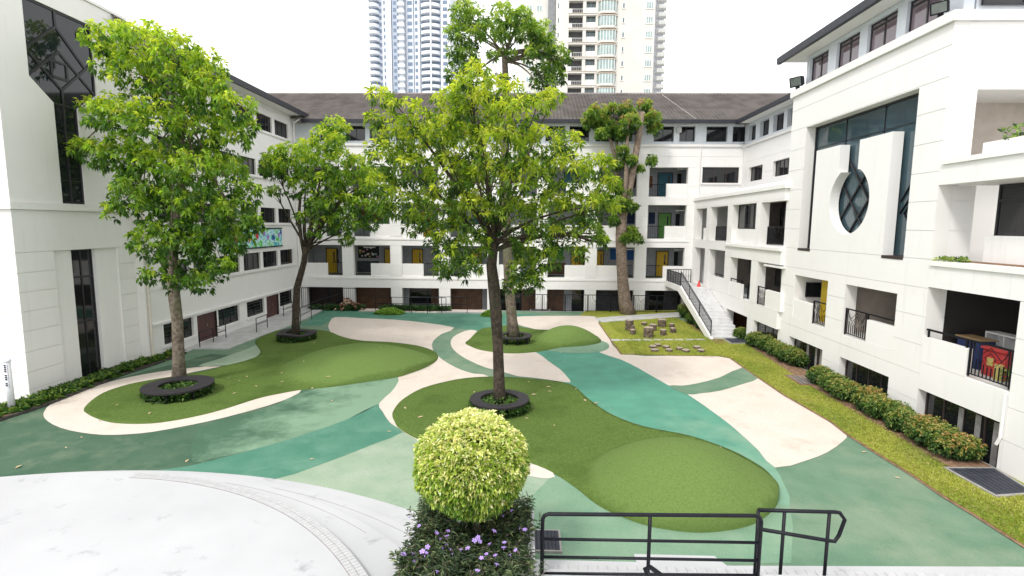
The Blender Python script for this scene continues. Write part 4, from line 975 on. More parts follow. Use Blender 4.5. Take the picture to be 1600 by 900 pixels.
part('railing', railing_mb(Fac('X', SX0-.07, 1), SY1+.15, 43.7, SZ1+.1, SZ1+1.1, 0, step=.13), BLACK, st)
part('railing', railing_mb(Fac('Y', 43.6, 1), SX0, SX1-.1, SZ1, SZ1+1.1, 0, step=.2), BLACK, st)
cn = thing('traffic_cone', 'small red and white cone on the stair landing', 'cone', (13.1,40.4,SZ1))
part('cone_body', MB().lathe((13.1,40.4,SZ1), [(.16,.03),(.03,.5),(.0,.5)], 14), mat('cone_red', (.6,.05,.05), (.65,.08,.08), rough=.6), cn)
part('cone_base', MB().box(12.92,13.28,40.22,40.58,SZ1,SZ1+.03), mat('cone_white', (.7,.7,.7), rough=.6), cn)

# ------------------------------------------------------------------ high-rise towers far behind
hr = thing('apartment_tower', 'cream high-rise block with balconies and green glass bays', 'building', (18, 140, -1))
YH = 138.0; FH = Fac('Y', YH, +1); hx = lambda x: PY(x, 70, YH)[0]; hz = lambda y: PY(950, y, YH)[2]
HW = mat('tower_cream', (.63,.61,.57), (.67,.65,.61), scale=.3, rough=.85); HW2 = mat('tower_trim', (.55,.46,.37), (.6,.5,.41), rough=.85)
fl = (hz(0)-hz(140))/7.0*1.0
fl = 20.5/826.75*YH
z_first = hz(133)
XB0, XB1 = hx(815), hx(1022)
part('wall', MB().box(XB0, XB1, YH+1.6, YH+24, -1, hz(-90)), HW, hr)
GT = glassmat('tower_glass', (.10,.14,.15), rough=.1); GG = glassmat('tower_green_glass', (.27,.35,.345), rough=.12)
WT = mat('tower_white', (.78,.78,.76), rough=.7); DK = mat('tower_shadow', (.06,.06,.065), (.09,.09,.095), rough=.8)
nfl = range(-2, 11)
mb = MB()
FH.box(mb, hx(868), hx(888), -1, hz(-90), .0, 1.6); FH.box(mb, hx(963), hx(1022), -1, hz(-90), .0, 1.6); FH.box(mb, hx(910), hx(915), -1, hz(-90), .0, 1.6); FH.box(mb, hx(930), hx(934), -1, hz(-90), .0, 1.6)
part('pier', mb, HW, hr)
for k in nfl:
    z = z_first+fl*k
    fbox(FH, hr, 'floor_band', HW, hx(888)+.002, hx(963)-.002, z-.55, z, -.12, 1.6)
    fbox(FH, hr, 'floor_trim', HW2, hx(887), hx(935), z-.12, z-.001, -.25, -.121)
    b = fbox(FH, hr, 'balcony', WT, hx(888)+.01, hx(893), z+.001, z+1.1, .02, .2)
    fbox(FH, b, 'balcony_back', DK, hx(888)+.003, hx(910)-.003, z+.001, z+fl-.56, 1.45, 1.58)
    rb_ = MB(); FH.box(rb_, hx(888), hx(910), z+.95, z+1.02, .02, .1)
    for q in range(9): FH.box(rb_, hx(888)+(hx(910)-hx(888))*q/8.-.02, hx(888)+(hx(910)-hx(888))*q/8.+.02, z+.0, z+.95, .03, .08)
    part('balcony_rail', rb_, WT, b)
    FH.window(hr, hx(915)+.01, hx(930)-.01, z+1.5, z+fl-.6, d=1.0, nu=3, fw=.10, fm=DK, gm=GT)
    fbox(FH, hr, 'balcony', WT, hx(915)+.004, hx(930)-.004, z+.001, z+1.45, .5, .8)
    pts = [(hx(934)+.1,YH-.1),(hx(939),YH-1.0),(hx(957),YH-1.0),(hx(963)-.1,YH-.1),(hx(963)-.1,YH+1.2),(hx(934)+.1,YH+1.2)]
    bw_ = part('bay_window', MB().prism(pts, z+.2, z+fl-.9), GG, hr); c_ = np.mean(pts, 0)
    for q in range(6):
        u = hx(935)+(hx(962)-hx(935))*(q+.5)/6; part('mullion', MB().box(u-.06, u+.06, YH-1.05, YH-1.0, z+.2, z+fl-.9), WT, bw_)
    part('bay_ledge', MB().prism([tuple(c_+(np.array(p)-c_)*1.09) for p in pts], z-.35, z+.19), HW, hr)
    part('bay_ledge', MB().prism([tuple(c_+(np.array(p)-c_)*1.12) for p in pts], z+fl-.88, z+fl-.70), HW2, hr)
    FH.window(hr, hx(971), hx(975), z+1.0, z+2.4, d=-.04, nu=1, fw=.12, fm=WT, gm=GT, sill=True, sm=HW2)
    FH.window(hr, hx(1008), hx(1019), z+.9, z+2.6, d=-.04, nu=3, fw=.12, fm=WT, gm=GG, sill=True, sm=HW2)
    FH.window(hr, hx(870), hx(873.5), z+1.0, z+2.4, d=-.04, nu=1, fw=.12, fm=WT, gm=GT)
    FS2 = Fac('Y', YH+1.6, 1)
    for x in (822, 838): FS2.window(hr, hx(x), hx(x+9), z+1.0, z+2.5, d=-.04, nu=2, fw=.12, fm=WT, gm=GG)
fbox(FH, hr, 'stair_shaft', mat('tower_grey', (.20,.21,.22), (.26,.27,.28), rough=.8), hx(856), hx(867.5), -1, hz(-90), .9, 1.59)
h2 = thing('apartment_tower', 'pale grey high-rise edge with stacked balconies right of the cream tower', 'building', (29, 150, -1))
Y2 = 150.0; F2 = Fac('Y', Y2, 1); x2 = lambda x: PY(x, 70, Y2)[0]
GW = mat('tower_lilac', (.52,.54,.60), (.57,.59,.65), rough=.8)
part('wall', MB().box(x2(1012), x2(1036), Y2, Y2+20, -1, 110), GW, h2)
for k in range(-4, 26):
    z = PY(1030, 138, Y2)[2]+k*11.2/826.75*Y2
    b = part('balcony', MB().prism([(x2(1024),Y2-.01),(x2(1026),Y2-1.4),(x2(1037),Y2-1.6),(x2(1040),Y2+.6),(x2(1036.2),Y2+.6),(x2(1036.2),Y2-.01)], z-.2, z+.75), WT, h2)
h3 = thing('apartment_tower', 'bluish white round-balconied high-rise on the left of the skyline', 'building', (-45, 235, -1))
Y3 = 232.0; F3 = Fac('Y', Y3, 1); x3 = lambda x: PY(x, 70, Y3)[0]; fl3 = 9.65/826.75*Y3; z3 = PY(640, 138, Y3)[2]
BW = mat('tower_blue', (.58,.62,.69), (.62,.66,.73), scale=.2, rough=.6); BW2 = mat('tower_blue_dark', (.38,.43,.52), (.43,.48,.57), rough=.5)
BWW = mat('tower_blue_white', (.72,.75,.80), (.77,.80,.84), rough=.6); GB = glassmat('tower_blue_glass', (.14,.19,.27), rough=.12)
TZ1 = PY(640, -120, Y3)[2]
part('wall', MB().box(x3(583), x3(704), Y3, Y3+34, -1, TZ1), BW, h3)
for a, b, m in ((600,613,BWW),(614,622,BW2),(625,632,BWW),(636,647,BW),(649,657,BWW),(690,704,BWW)): fbox(F3, h3, 'pilaster', m, x3(a), x3(b), -1, TZ1, -1.0-(.5 if m is BWW else 0), -.002)
for k in range(-3, 24):
    z = z3+fl3*k
    for c0, c1 in ((658,689),(577,594)):
        xa, xb = x3(c0), x3(c1); cx_ = (xa+xb)/2; w_ = (xb-xa)/2
        pts = [(cx_+w_*math.cos(t), Y3-.01-3.0*math.sin(t)) for t in np.linspace(0, math.pi, 11)]
        part('balcony', MB().prism(pts, z-.25, z+1.05), BWW, h3)
        fbox(F3, h3, 'window', GB, xa+.3, xb-.3, z+1.1, z+fl3-.3, -.06, -.003)
    o = part('balcony', MB().box(x3(624), x3(634), Y3-3.0, Y3-1.502, z-.2, z+1.1), BWW, h3)
    for a, b, d in ((616,620.5,-1.04),(601.5,604,-1.54),(593,597,-.05),(638,645,-1.04),(650,654,-1.54),(693,700,-1.54)):
        fbox(F3, h3, 'window', GB, x3(a), x3(b), z+.7, z+2.2, d, d+.035)
part('pole', MB().tube([(x3(675.3), Y3-3.1, -1), (x3(675.3), Y3-3.1, TZ1)], .35, 6), BWW, h3)

# ================================================================== TREES
def bez(p0, p1, p2, n=7):
    p0, p1, p2 = (np.array(p, float) for p in (p0, p1, p2)); t = np.linspace(0, 1, n)[:,None]
    return ((1-t)**2*p0+2*t*(1-t)*p1+t*t*p2)
def build_tree(name, label, base, trunk, clumps, bark, cols, L, W, per=6, dens=1.0, spread=.55, limbs=9, shell=.5, down=.5, seed=1, flat=.85, depth=None, two=True, rs=1.0):
    """trunk: list of (px,py,radius) at the tree's own distance; clumps: (px,py,rpx[,dy]) -> world blobs around that distance"""
    global rng; rng = np.random.default_rng(seed); random.seed(seed)
    Y = base[1]; t = thing(name, label, 'tree', (base[0], base[1], 0.0))
    tp = []; rr = []
    for x, y, r in trunk:
        p = PY(x, y, Y); tp.append(p); rr.append(r)
    tp[0][2] = -.1
    part('trunk', MB().tube(tp, rr, 12), bark, t, True)
    C = []
    cx = np.mean([c[0] for c in clumps]); cw = max(abs(c[0]-cx) for c in clumps)
    k = Y/FPX
    for c in clumps:
        r = c[2]*k
        dd = c[3] if len(c) > 3 else None
        if dd is not None: C.append((PY(c[0], c[1], Y+dd), r)); continue
        m = (cw*k)*spread*math.sqrt(max(.05, 1-((c[0]-cx)/(cw*1.08))**2))
        for s in ((-1, 1) if two else (0,)):
            off = s*m*random.uniform(.35, 1.0)
            p = PY(c[0], c[1], Y+off); C.append((p, r*rs*(1+off/Y)*random.uniform(.80, .98)))
    V, F, T = [], [], []; nb = 0
    topz = max(c[0][2] for c in C); lowz = min(c[0][2] for c in C)
    for p, r in C:
        n = max(8, int(dens*r*r*26))
        P, N = blob_points(p, r, n, shell, flat, .35)
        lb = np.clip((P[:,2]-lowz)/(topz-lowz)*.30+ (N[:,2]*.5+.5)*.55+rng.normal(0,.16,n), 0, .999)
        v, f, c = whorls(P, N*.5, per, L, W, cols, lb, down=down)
        V.append(v); F.append(f+nb); T.append(c); nb += len(v)
    me = quick_mesh('crown', np.concatenate(V)-np.array(ORG[t]), np.concatenate(F), np.concatenate(T))
    o = link('crown', me, LEAF, t); ORG[o] = ORG[t]
    # limbs
    top = np.array(tp[-1]); order = sorted(C, key=lambda c: -c[1])
    random.shuffle(order)
    for i, (p, r) in enumerate(order[:limbs*2]):
        s = tp[-1] if i % 3 else (np.array(tp[-1])*.65+np.array(tp[-2])*.35)
        mid = (np.array(s)+p)/2+np.array([0,0,.12*np.linalg.norm(p-s)*(1 if p[2] > s[2] else 2.2)])+np.array([random.uniform(-.3,.3),random.uniform(-.3,.3),0])
        path = bez(s, mid, p, 8); r0 = rr[-1]*random.uniform(.35,.62)
        part('branch', MB().tube(path, list(np.linspace(r0, .022, 8)), 7), bark, t, True)
        if i < limbs:
            for q in range(4):
                d = unit(rng.normal(size=(1,3)))[0]*r*.9; part('twig', MB().tube(bez(path[5], (path[5]+p+d)/2, p+d, 4), [.03,.022,.015,.008], 5, False), bark, t)
    return t
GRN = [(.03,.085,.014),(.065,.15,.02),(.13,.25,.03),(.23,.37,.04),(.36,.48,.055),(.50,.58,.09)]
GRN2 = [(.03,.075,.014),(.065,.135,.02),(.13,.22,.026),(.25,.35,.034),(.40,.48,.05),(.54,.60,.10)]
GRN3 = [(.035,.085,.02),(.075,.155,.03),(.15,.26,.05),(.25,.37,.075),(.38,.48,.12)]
bA = G(280, 601)
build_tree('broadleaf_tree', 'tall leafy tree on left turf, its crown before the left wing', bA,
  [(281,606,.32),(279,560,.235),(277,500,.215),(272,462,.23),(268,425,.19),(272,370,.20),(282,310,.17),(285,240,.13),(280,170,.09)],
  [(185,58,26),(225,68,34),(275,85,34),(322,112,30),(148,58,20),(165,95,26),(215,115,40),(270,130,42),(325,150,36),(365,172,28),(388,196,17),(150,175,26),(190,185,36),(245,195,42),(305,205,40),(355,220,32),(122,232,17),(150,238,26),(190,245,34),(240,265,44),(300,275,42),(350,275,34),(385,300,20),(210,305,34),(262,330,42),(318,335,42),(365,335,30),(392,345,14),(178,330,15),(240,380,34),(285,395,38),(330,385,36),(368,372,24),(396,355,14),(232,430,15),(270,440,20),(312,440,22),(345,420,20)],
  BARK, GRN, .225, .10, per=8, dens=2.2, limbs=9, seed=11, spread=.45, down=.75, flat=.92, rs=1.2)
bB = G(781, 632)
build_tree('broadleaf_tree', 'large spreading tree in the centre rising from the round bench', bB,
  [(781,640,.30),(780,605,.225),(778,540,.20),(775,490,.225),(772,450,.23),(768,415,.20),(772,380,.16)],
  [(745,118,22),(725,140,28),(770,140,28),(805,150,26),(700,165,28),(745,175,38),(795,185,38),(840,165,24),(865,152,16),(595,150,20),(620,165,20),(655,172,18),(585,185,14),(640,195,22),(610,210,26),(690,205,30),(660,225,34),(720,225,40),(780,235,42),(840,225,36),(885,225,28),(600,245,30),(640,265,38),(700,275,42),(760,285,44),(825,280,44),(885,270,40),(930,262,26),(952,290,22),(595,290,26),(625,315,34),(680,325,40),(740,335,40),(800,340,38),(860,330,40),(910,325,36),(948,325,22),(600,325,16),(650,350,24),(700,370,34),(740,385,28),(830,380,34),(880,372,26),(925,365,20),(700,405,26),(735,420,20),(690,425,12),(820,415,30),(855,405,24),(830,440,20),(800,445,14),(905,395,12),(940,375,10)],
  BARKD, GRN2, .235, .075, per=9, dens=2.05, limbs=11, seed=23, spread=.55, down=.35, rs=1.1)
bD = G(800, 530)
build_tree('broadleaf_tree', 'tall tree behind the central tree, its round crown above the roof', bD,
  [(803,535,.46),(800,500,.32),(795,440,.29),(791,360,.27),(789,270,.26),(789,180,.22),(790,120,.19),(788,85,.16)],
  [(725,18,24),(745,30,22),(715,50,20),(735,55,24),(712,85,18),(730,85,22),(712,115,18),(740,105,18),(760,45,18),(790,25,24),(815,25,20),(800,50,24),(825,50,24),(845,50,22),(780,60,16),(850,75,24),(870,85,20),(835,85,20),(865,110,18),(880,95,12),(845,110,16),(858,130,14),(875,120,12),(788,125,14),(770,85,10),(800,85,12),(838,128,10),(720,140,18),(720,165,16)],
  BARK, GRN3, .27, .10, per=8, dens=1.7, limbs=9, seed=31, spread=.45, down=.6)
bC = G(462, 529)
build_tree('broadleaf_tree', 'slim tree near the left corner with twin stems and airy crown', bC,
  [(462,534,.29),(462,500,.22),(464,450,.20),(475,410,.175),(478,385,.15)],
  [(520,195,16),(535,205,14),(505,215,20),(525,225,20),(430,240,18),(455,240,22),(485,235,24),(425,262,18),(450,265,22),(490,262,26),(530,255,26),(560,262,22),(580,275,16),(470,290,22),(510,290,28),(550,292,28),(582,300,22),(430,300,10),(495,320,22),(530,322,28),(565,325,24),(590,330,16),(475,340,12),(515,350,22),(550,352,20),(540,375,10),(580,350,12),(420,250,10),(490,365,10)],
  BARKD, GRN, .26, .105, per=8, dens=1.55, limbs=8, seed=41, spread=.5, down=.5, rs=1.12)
tC = [o for o in COL.objects if o.name.startswith('broadleaf_tree')][-1]
Yc = bC[1]
for pth, r in (([(476,400),(470,370),(467,335),(470,300)], .12), ([(480,395),(485,370),(490,335),(500,290)], .12)):
    part('stem', MB().tube([PY(x, y, Yc) for x, y in pth], list(np.linspace(r, .08, len(pth))), 8), BARKD, tC, True)
# pruned tree at the back right
random.seed(5); rng = np.random.default_rng(5)
bE = np.array([8.15, 42.2, 0]); YE = bE[1]
tE = thing('pollarded_tree', 'pruned pale-barked tree with tufted limbs on back lawn', 'tree', tuple(bE))
P_ = lambda x, y, dy=0: PY(x, y, YE+dy)
def limb(path, rs, nm='branch'): part(nm, MB().tube(path, rs, 10), BARKP, tE, True)
tr = [P_(982,492), P_(976,470), P_(973,440), P_(971,400), P_(970,365), P_(972,338)]; tr[0][2] = -.1
limb(tr, [.68,.50,.44,.42,.42,.40], 'trunk')
limb([P_(972,345), P_(980,310), P_(988,270), P_(997,220), P_(1004,175)], [.33,.30,.28,.24,.20]); limb([P_(970,350,.2), P_(966,300,.5), P_(962,250,.6), P_(950,205,.6)], [.26,.2,.16,.1])
limb([P_(974,330,-.2), P_(978,280,-.3), P_(980,230,-.3), P_(981,190,-.3)], [.22,.17,.14,.1]); limb([P_(962,255,.6), P_(964,230,.6), P_(962,200,.6)], [.14,.11,.08])
CE = [(930,178,20),(945,192,17),(920,190,12),(955,172,13),(965,205,15),(978,172,16),(985,190,17),(975,210,12),(1008,165,12),(1018,185,15),(1022,200,12),(985,250,10),(965,255,12),(972,235,10),(962,290,13),(975,300,12),(968,318,14),(985,322,12),(960,345,10),(985,365,14),(995,372,11),(978,372,10),(1018,250,9),(940,210,10),(1000,262,6)]
V, F, T, nb = [], [], [], 0
for x, y, r in CE:
    rw = r*YE/FPX*.9; p = P_(x, y, random.uniform(-.6,.6)); n = int(rw*rw*110)+18
    P, N = blob_points(p, rw, n, .35, .9, .2)
    cols = GRN3 if y > 200 else [(.04,.11,.025),(.10,.20,.035),(.19,.31,.055),(.30,.38,.09),(.44,.32,.18)]
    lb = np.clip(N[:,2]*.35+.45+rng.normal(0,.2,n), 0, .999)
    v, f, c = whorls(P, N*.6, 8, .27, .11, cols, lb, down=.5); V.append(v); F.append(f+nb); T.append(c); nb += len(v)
o = link('crown', quick_mesh('crown', np.concatenate(V)-np.array(ORG[tE]), np.concatenate(F), np.concatenate(T)), LEAF, tE)

# ------------------------------------------------------------------ round benches and the ground cover under them
def ring_mesh(c, r0, r1, z0, z1, seg=40, gap=None, wave=0.0, radial=True):
    """slatted ring: radial slats with thin joints"""
    mb = MB(); ns = seg
    for k in range(ns):
        a0 = 2*math.pi*(k+.02)/ns; a1 = 2*math.pi*(k+.98)/ns
        w0 = wave*math.sin(3*a0+.6); w1 = wave*math.sin(3*a1+.6)
        p = [(c[0]+rr*math.cos(a), c[1]+rr*math.sin(a)) for rr, a in ((r0,a0),(r1,a0),(r1,a1),(r0,a1))]; dz = (w0, w0, w1, w1)
        mb.add([(q[0],q[1],z0+d) for q, d in zip(p, dz)]+[(q[0],q[1],z1+d) for q, d in zip(p, dz)], [(3,2,1,0),(4,5,6,7),(0,1,5,4),(1,2,6,5),(2,3,7,6),(3,0,4,7)])
    return mb
SLAT_ID = [0]
def bench(px, py, rout, rin, label, wave=0.0, legs=8):
    c = G(px, py, .45); t = thing('round_bench', label, 'bench', (c[0], c[1], 0), 'ring benches round the tree trunks')
    part('seat', ring_mesh(c, rin, rout, .40, .45, 72, wave=wave), BENCH, t)
    for rr in (rin+.04, rout-.04):
        part('rim', MB().lathe((c[0],c[1],0), [(rr-.02,.365),(rr+.02,.365),(rr+.02,.399),(rr-.02,.399),(rr-.02,.365)], 48), BENCH, t)
    for k in range(legs):
        a = 2*math.pi*(k+.3)/legs; rm = (rin+rout)/2
        m = MB()
        for rr in (rin+.1, rout-.12): m.box(c[0]+rr*math.cos(a)-.035, c[0]+rr*math.cos(a)+.035, c[1]+rr*math.sin(a)-.035, c[1]+rr*math.sin(a)+.035, .0, .34)
        m.tube([(c[0]+(rin+.1)*math.cos(a), c[1]+(rin+.1)*math.sin(a), .31), (c[0]+(rout-.12)*math.cos(a), c[1]+(rout-.12)*math.sin(a), .31)], .025, 5)
        part('leg', m, BLACK, t)
    return c
cols_gc = [(.02,.055,.012),(.045,.11,.02),(.08,.17,.035),(.14,.24,.05)]
def groundcover(c, r0, r1, n, label, h=.22, L=.13, rw=None):
    global rng
    a = rng.uniform(0, 2*math.pi, n); r = np.sqrt(rng.uniform(r0*r0, r1*r1, n)); z = rng.uniform(.02, h, n)
    P = np.column_stack([c[0]+r*np.cos(a), c[1]+r*np.sin(a), z+.02]); N = unit(np.column_stack([np.cos(a)*.4, np.sin(a)*.4, np.ones(n)]))
    v, f, col = whorls(P, N, 5, L, L*.5, cols_gc, np.clip(z/h*.7+rng.normal(0,.15,n), 0, .99), down=-.1)
    loc = (c[0], c[1], 0); o = link('ground_cover', quick_mesh('ground_cover', v-np.array(loc), f, col), LEAFS, None, loc); ORG[o] = loc
    return tag(o, label, 'plant', 'ground cover plants', 'stuff')
kA = G(329,600,.45)[0]-G(228,600,.45)[0]; cA = bench(278.5, 600, kA/2, kA*.27, 'dark round bench circling the tall tree on left turf')
groundcover(cA, .25, kA/2-.05, 1300, 'leafy green ground cover beneath the left round bench', .30)
kB = G(827,622,.45)[0]-G(734,622,.45)[0]; cB = bench(780.5, 622, kB/2, kB*.32, 'dark round bench circling the trunk of the central tree')
groundcover(cB, .25, kB/2-.02, 1300, 'leafy green ground cover beneath the central round bench', .28)
kD = G(832,524,.45)[0]-G(780,524,.45)[0]; cD = bench(804, 523.5, kD/2*1.05, kD*.34, 'dark round bench on small turf behind the central trunk')
groundcover(cD, .5, kD/2-.2, 500, 'sparse green ground cover beneath the bench on small turf', .16)
kC = G(494,519,.45)[0]-G(433,519,.45)[0]; cC = bench(463.5, 519, kC/2, kC*.27, 'dark wavy round bench near the left corner', wave=.06)
groundcover(cC, .3, kC/2-.05, 900, 'leafy green ground cover beneath the wavy round bench', .26)

# ------------------------------------------------------------------ shrubs, hedges, border plants
def shrub(name, label, c, r, h, n, cols, L=.09, W=.045, group=None, topbias=.5, cat='shrub', stems=True, per=6, flat=None):
    global rng
    t = thing(name, label, cat, (c[0], c[1], 0), group)
    blobs = [(np.array([c[0]+random.uniform(-.35,.35)*r, c[1]+random.uniform(-.35,.35)*r, h*random.uniform(.42,.62)]), r*random.uniform(.6,.8)) for _ in range(5)]
    V, F, T, nb = [], [], [], 0
    for p, rr in blobs:
        m = n//5; d = unit(rng.normal(size=(m,3))); q = (.45+.55*rng.random(m)**.6)
        P = p+d*np.array([rr, rr, h*.46])*q[:,None]; P[:,2] = np.maximum(P[:,2], .04)
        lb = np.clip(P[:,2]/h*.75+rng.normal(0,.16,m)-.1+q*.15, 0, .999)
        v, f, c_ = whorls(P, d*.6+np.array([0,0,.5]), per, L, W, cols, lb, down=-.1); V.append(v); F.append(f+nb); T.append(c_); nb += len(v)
    o = link('foliage', quick_mesh('foliage', np.concatenate(V)-np.array(ORG[t]), np.concatenate(F), np.concatenate(T)), LEAFS, t)
    if stems:
        for k in range(4):
            a = random.uniform(0, 6.28); part('stem', MB().tube([(c[0]+.06*math.cos(a), c[1]+.06*math.sin(a), -.02), (c[0]+.5*r*math.cos(a), c[1]+.5*r*math.sin(a), h*.6)], [.02,.008], 5), BARK, t)
    return t
random.seed(3)
HC = [(.02,.055,.014),(.05,.12,.026),(.11,.20,.042),(.24,.32,.075),(.42,.36,.11)]
HC2 = [(.02,.055,.014),(.05,.12,.026),(.13,.21,.045),(.32,.32,.08),(.50,.32,.12)]
ordn = ['first','second','third','fourth','fifth','sixth','seventh','eighth','ninth','tenth']
hp = [(1182,538),(1197,545),(1213,553),(1228,562),(1243,568)]
for k, (x, y) in enumerate(hp):
    c = G(x, y+4); shrub('hedge_shrub', 'clipped yellow-tipped shrub, %s from the stairs in far hedge' % ordn[k], c, .74, .86+.06*(k % 2), 1100, HC, group='hedge shrubs along the right wing')
hp = [(1300,597),(1325,608),(1350,622),(1378,637),(1408,652),(1440,667),(1476,686),(1512,702),(1543,716)]
for k, (x, y) in enumerate(hp):
    c = G(x, y+5); c = np.array([min(c[0], 13.15), c[1], 0])
    shrub('hedge_shrub', 'orange-tinged shrub, %s from the worn drain cover in near hedge' % ordn[k], c, .72, .86-.04*(k % 3), 1300, HC2 if k in (3,6,8) else HC, L=.085, group='hedge shrubs along the right wing')
for k, (x, y, r, h, lb) in enumerate(((1073,497,.75,1.0,'green shrub under the top of the staircase beside the path'),(1086,507,.7,.95,'green shrub against the middle of the stair stringer'),(1097,515,.6,.8,'low green shrub at the foot of the stair stringer'),(1158,530,.45,.7,'small green shrub between the stairs and the basement window'))):
    shrub('stair_shrub', lb, G(x, y), r, h, 800, HC, L=.13, W=.06, group='shrubs beside the staircase')
BR = [(.10,.22,.03),(.18,.34,.05),(.26,.44,.07),(.34,.5,.1)]
for x, y, rx, lb in ((609,490.5,1.15,'bright green low shrub patch on the rubber paving at the back'),(768,494,.75,'bright green low shrub half hidden behind the central trunk')):
    c = G(x, y); t = thing('low_shrub', lb, 'shrub', (c[0], c[1], 0)); n = 900
    a = rng.uniform(0, 6.283, n); r = np.sqrt(rng.random(n)); P = np.column_stack([c[0]+r*np.cos(a)*rx, c[1]+r*np.sin(a)*rx*.55, .05+.38*(1-r**2)*rng.uniform(.6,1,n)])
    v, f, col = whorls(P, np.tile([0,0,.8],(n,1)), 5, .16, .08, BR, None, down=-.1)
    link('foliage', quick_mesh('foliage', v-np.array(ORG[t]), f, col), LEAFS, t)
# heap of fallen palm husks
c = G(545, 484); t = thing('husk_heap', 'heap of reddish brown dry husks by the back railing', 'debris heap', (c[0], c[1], 0)); random.seed(9)
hm = [mat('husk_a', (.20,.085,.05), (.33,.17,.10), scale=9, rough=.9), mat('husk_b', (.36,.23,.15), (.5,.35,.25), scale=9, rough=.9), mat('husk_c', (.09,.04,.03), (.16,.08,.05), scale=9, rough=.9)]
for k in range(46):
    a = random.uniform(0, 6.28); r = random.random()**.6; x, y = c[0]+1.25*r*math.cos(a), c[1]+.8*r*math.sin(a); z = .06+1.0*(1-r)*random.uniform(.5,1)
    d = Vector((random.uniform(-1,1), random.uniform(-1,1), random.uniform(-.3,.6))).normalized()*random.uniform(.16,.32)
    part('husk', MB().tube([(x-d.x,y-d.y,max(.04,z-d.z)), (x,y,z+.05), (x+d.x,y+d.y,max(.04,z+d.z))], [.03,random.uniform(.07,.13),.02], 6), hm[k % 3], t)
# border plants along the left tower
rng = np.random.default_rng(77); pts = []
for a, b in zip(kp, kp[1:]):
    n = int(np.linalg.norm(b-a)*34)
    for q in range(n):
        p = a+(b-a)*random.random(); pts.append([p[0]-random.uniform(.12, .95), p[1]+random.uniform(-.1,.1), .06])
P = np.array(pts); P = P[(P[:,0] > -19.36)]; P = P[P[:,1] < 27.6]; n = len(P); idx = np.repeat(np.arange(n), 13); m = len(idx)
d = unit(np.column_stack([rng.normal(0,.7,(m,2)), rng.uniform(.5,1.6,m)])); l = rng.uniform(.25,.55,m)
v, f = leaf_arrays(P[idx]+rng.normal(0,.03,(m,3))*np.array([1,1,0]), d, l, np.full(m,.06), droop=.35)
cc = np.array([(.025,.07,.015),(.05,.13,.02),(.10,.20,.035),(.22,.32,.06)])[rng.integers(0,4,m)]*rng.uniform(.8,1.2,(m,1))
cc = np.repeat(cc, 4, 0)
o = link('border_plants', quick_mesh('border_plants', v, f, cc), LEAFS); tag(o, 'strip of grassy border plants along the foot of the left block', 'plants', kind='stuff')
# planting behind the ramp rails at the back
rng = np.random.default_rng(78); n = 420
P = np.column_stack([rng.uniform(-17.5,-6.5,n), rng.uniform(42.2,43.0,n), np.full(n,.05)]); P = P[(np.abs(P[:,0]+12.6) > .9)]
n = len(P); idx = np.repeat(np.arange(n), 12); m = len(idx)
d = unit(np.column_stack([rng.normal(0,.8,(m,2)), rng.uniform(.4,1.5,m)])); v, f = leaf_arrays(P[idx], d, rng.uniform(.3,.75,m), np.full(m,.10), droop=.3)
o = link('back_planting', quick_mesh('back_planting', v, f, np.repeat(np.array([(.02,.06,.02),(.04,.10,.03),(.08,.16,.05)])[rng.integers(0,3,m)],4,0)), LEAFS); tag(o, 'dark green planting in front of the back wing behind railings', 'plants', kind='stuff')
for lb, X_, Y_, Z_, n in (('small green weeds growing on the lower balcony ledge', 14.1, 17.9, 5.9, 26), ('leafy sprig growing from the upper balcony planter', 14.75, 17.0, 9.6, 14)):
    t = thing('ledge_plant', lb, 'plant', (X_, Y_, Z_)); P = np.column_stack([rng.uniform(X_-.2,X_+.25,n), Y_+rng.uniform(-.45,.45,n), np.full(n,Z_+.05)])
    if n == 14: P[:,2] += rng.uniform(0,.5,n); P[:,1] = Y_+rng.normal(0,.12,n)
    v, f, col = whorls(P, np.tile([0,0,1.0],(n,1)), 6, .17, .07, GRN3, None, down=0); link('foliage', quick_mesh('foliage', v-np.array(ORG[t]), f, col), LEAFS, t)

# ------------------------------------------------------------------ topiary ball and flower bed in the foreground
rng = np.random.default_rng(101); random.seed(101)
SOILZ = .80
bd_ = thing('flower_planter', 'white walled planter box in the foreground', 'planter', (-1.2, 9.4, 0))
PXL, PXR, PYF, PYN = -2.15, .21, 10.72, 6.2
part('planter_wall', MB().box(PXR-.16, PXR, PYN, PYF, -.2, .92), STEPW, bd_); part('planter_wall', MB().box(PXL, PXR-.161, PYF-.16, PYF, -.2, .92), STEPW, bd_)
part('planter_wall', MB().box(PXL, PXL+.16, PYN, PYF-.161, -.2, .92), STEPW, bd_); part('soil', MB().box(PXL+.161, PXR-.161, PYN, PYF-.161, .5, SOILZ), SOIL, bd_)
tb = np.array(PY(737, 722, 9.55)); RB = 176/2*9.62/FPX
ball = thing('topiary_tree', 'clipped round topiary ball of yellow-green leaves on a short stem', 'topiary', (tb[0], tb[1], SOILZ))
part('trunk', MB().tube([(tb[0]+.12, tb[1], SOILZ-.1), (tb[0]+.1, tb[1], 1.2), (tb[0]+.02, tb[1], tb[2]-RB*.6), (tb[0], tb[1], tb[2])], [.09,.075,.07,.05], 10), BARKD, ball, True)
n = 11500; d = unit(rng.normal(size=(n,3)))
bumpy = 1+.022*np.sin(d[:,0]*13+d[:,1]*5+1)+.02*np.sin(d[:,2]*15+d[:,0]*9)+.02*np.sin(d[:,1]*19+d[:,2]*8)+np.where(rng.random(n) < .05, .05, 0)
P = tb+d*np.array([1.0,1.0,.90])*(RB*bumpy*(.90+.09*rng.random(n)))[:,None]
BALL = [(.08,.18,.02),(.20,.34,.035),(.40,.52,.08),(.64,.68,.24),(.80,.80,.46)]
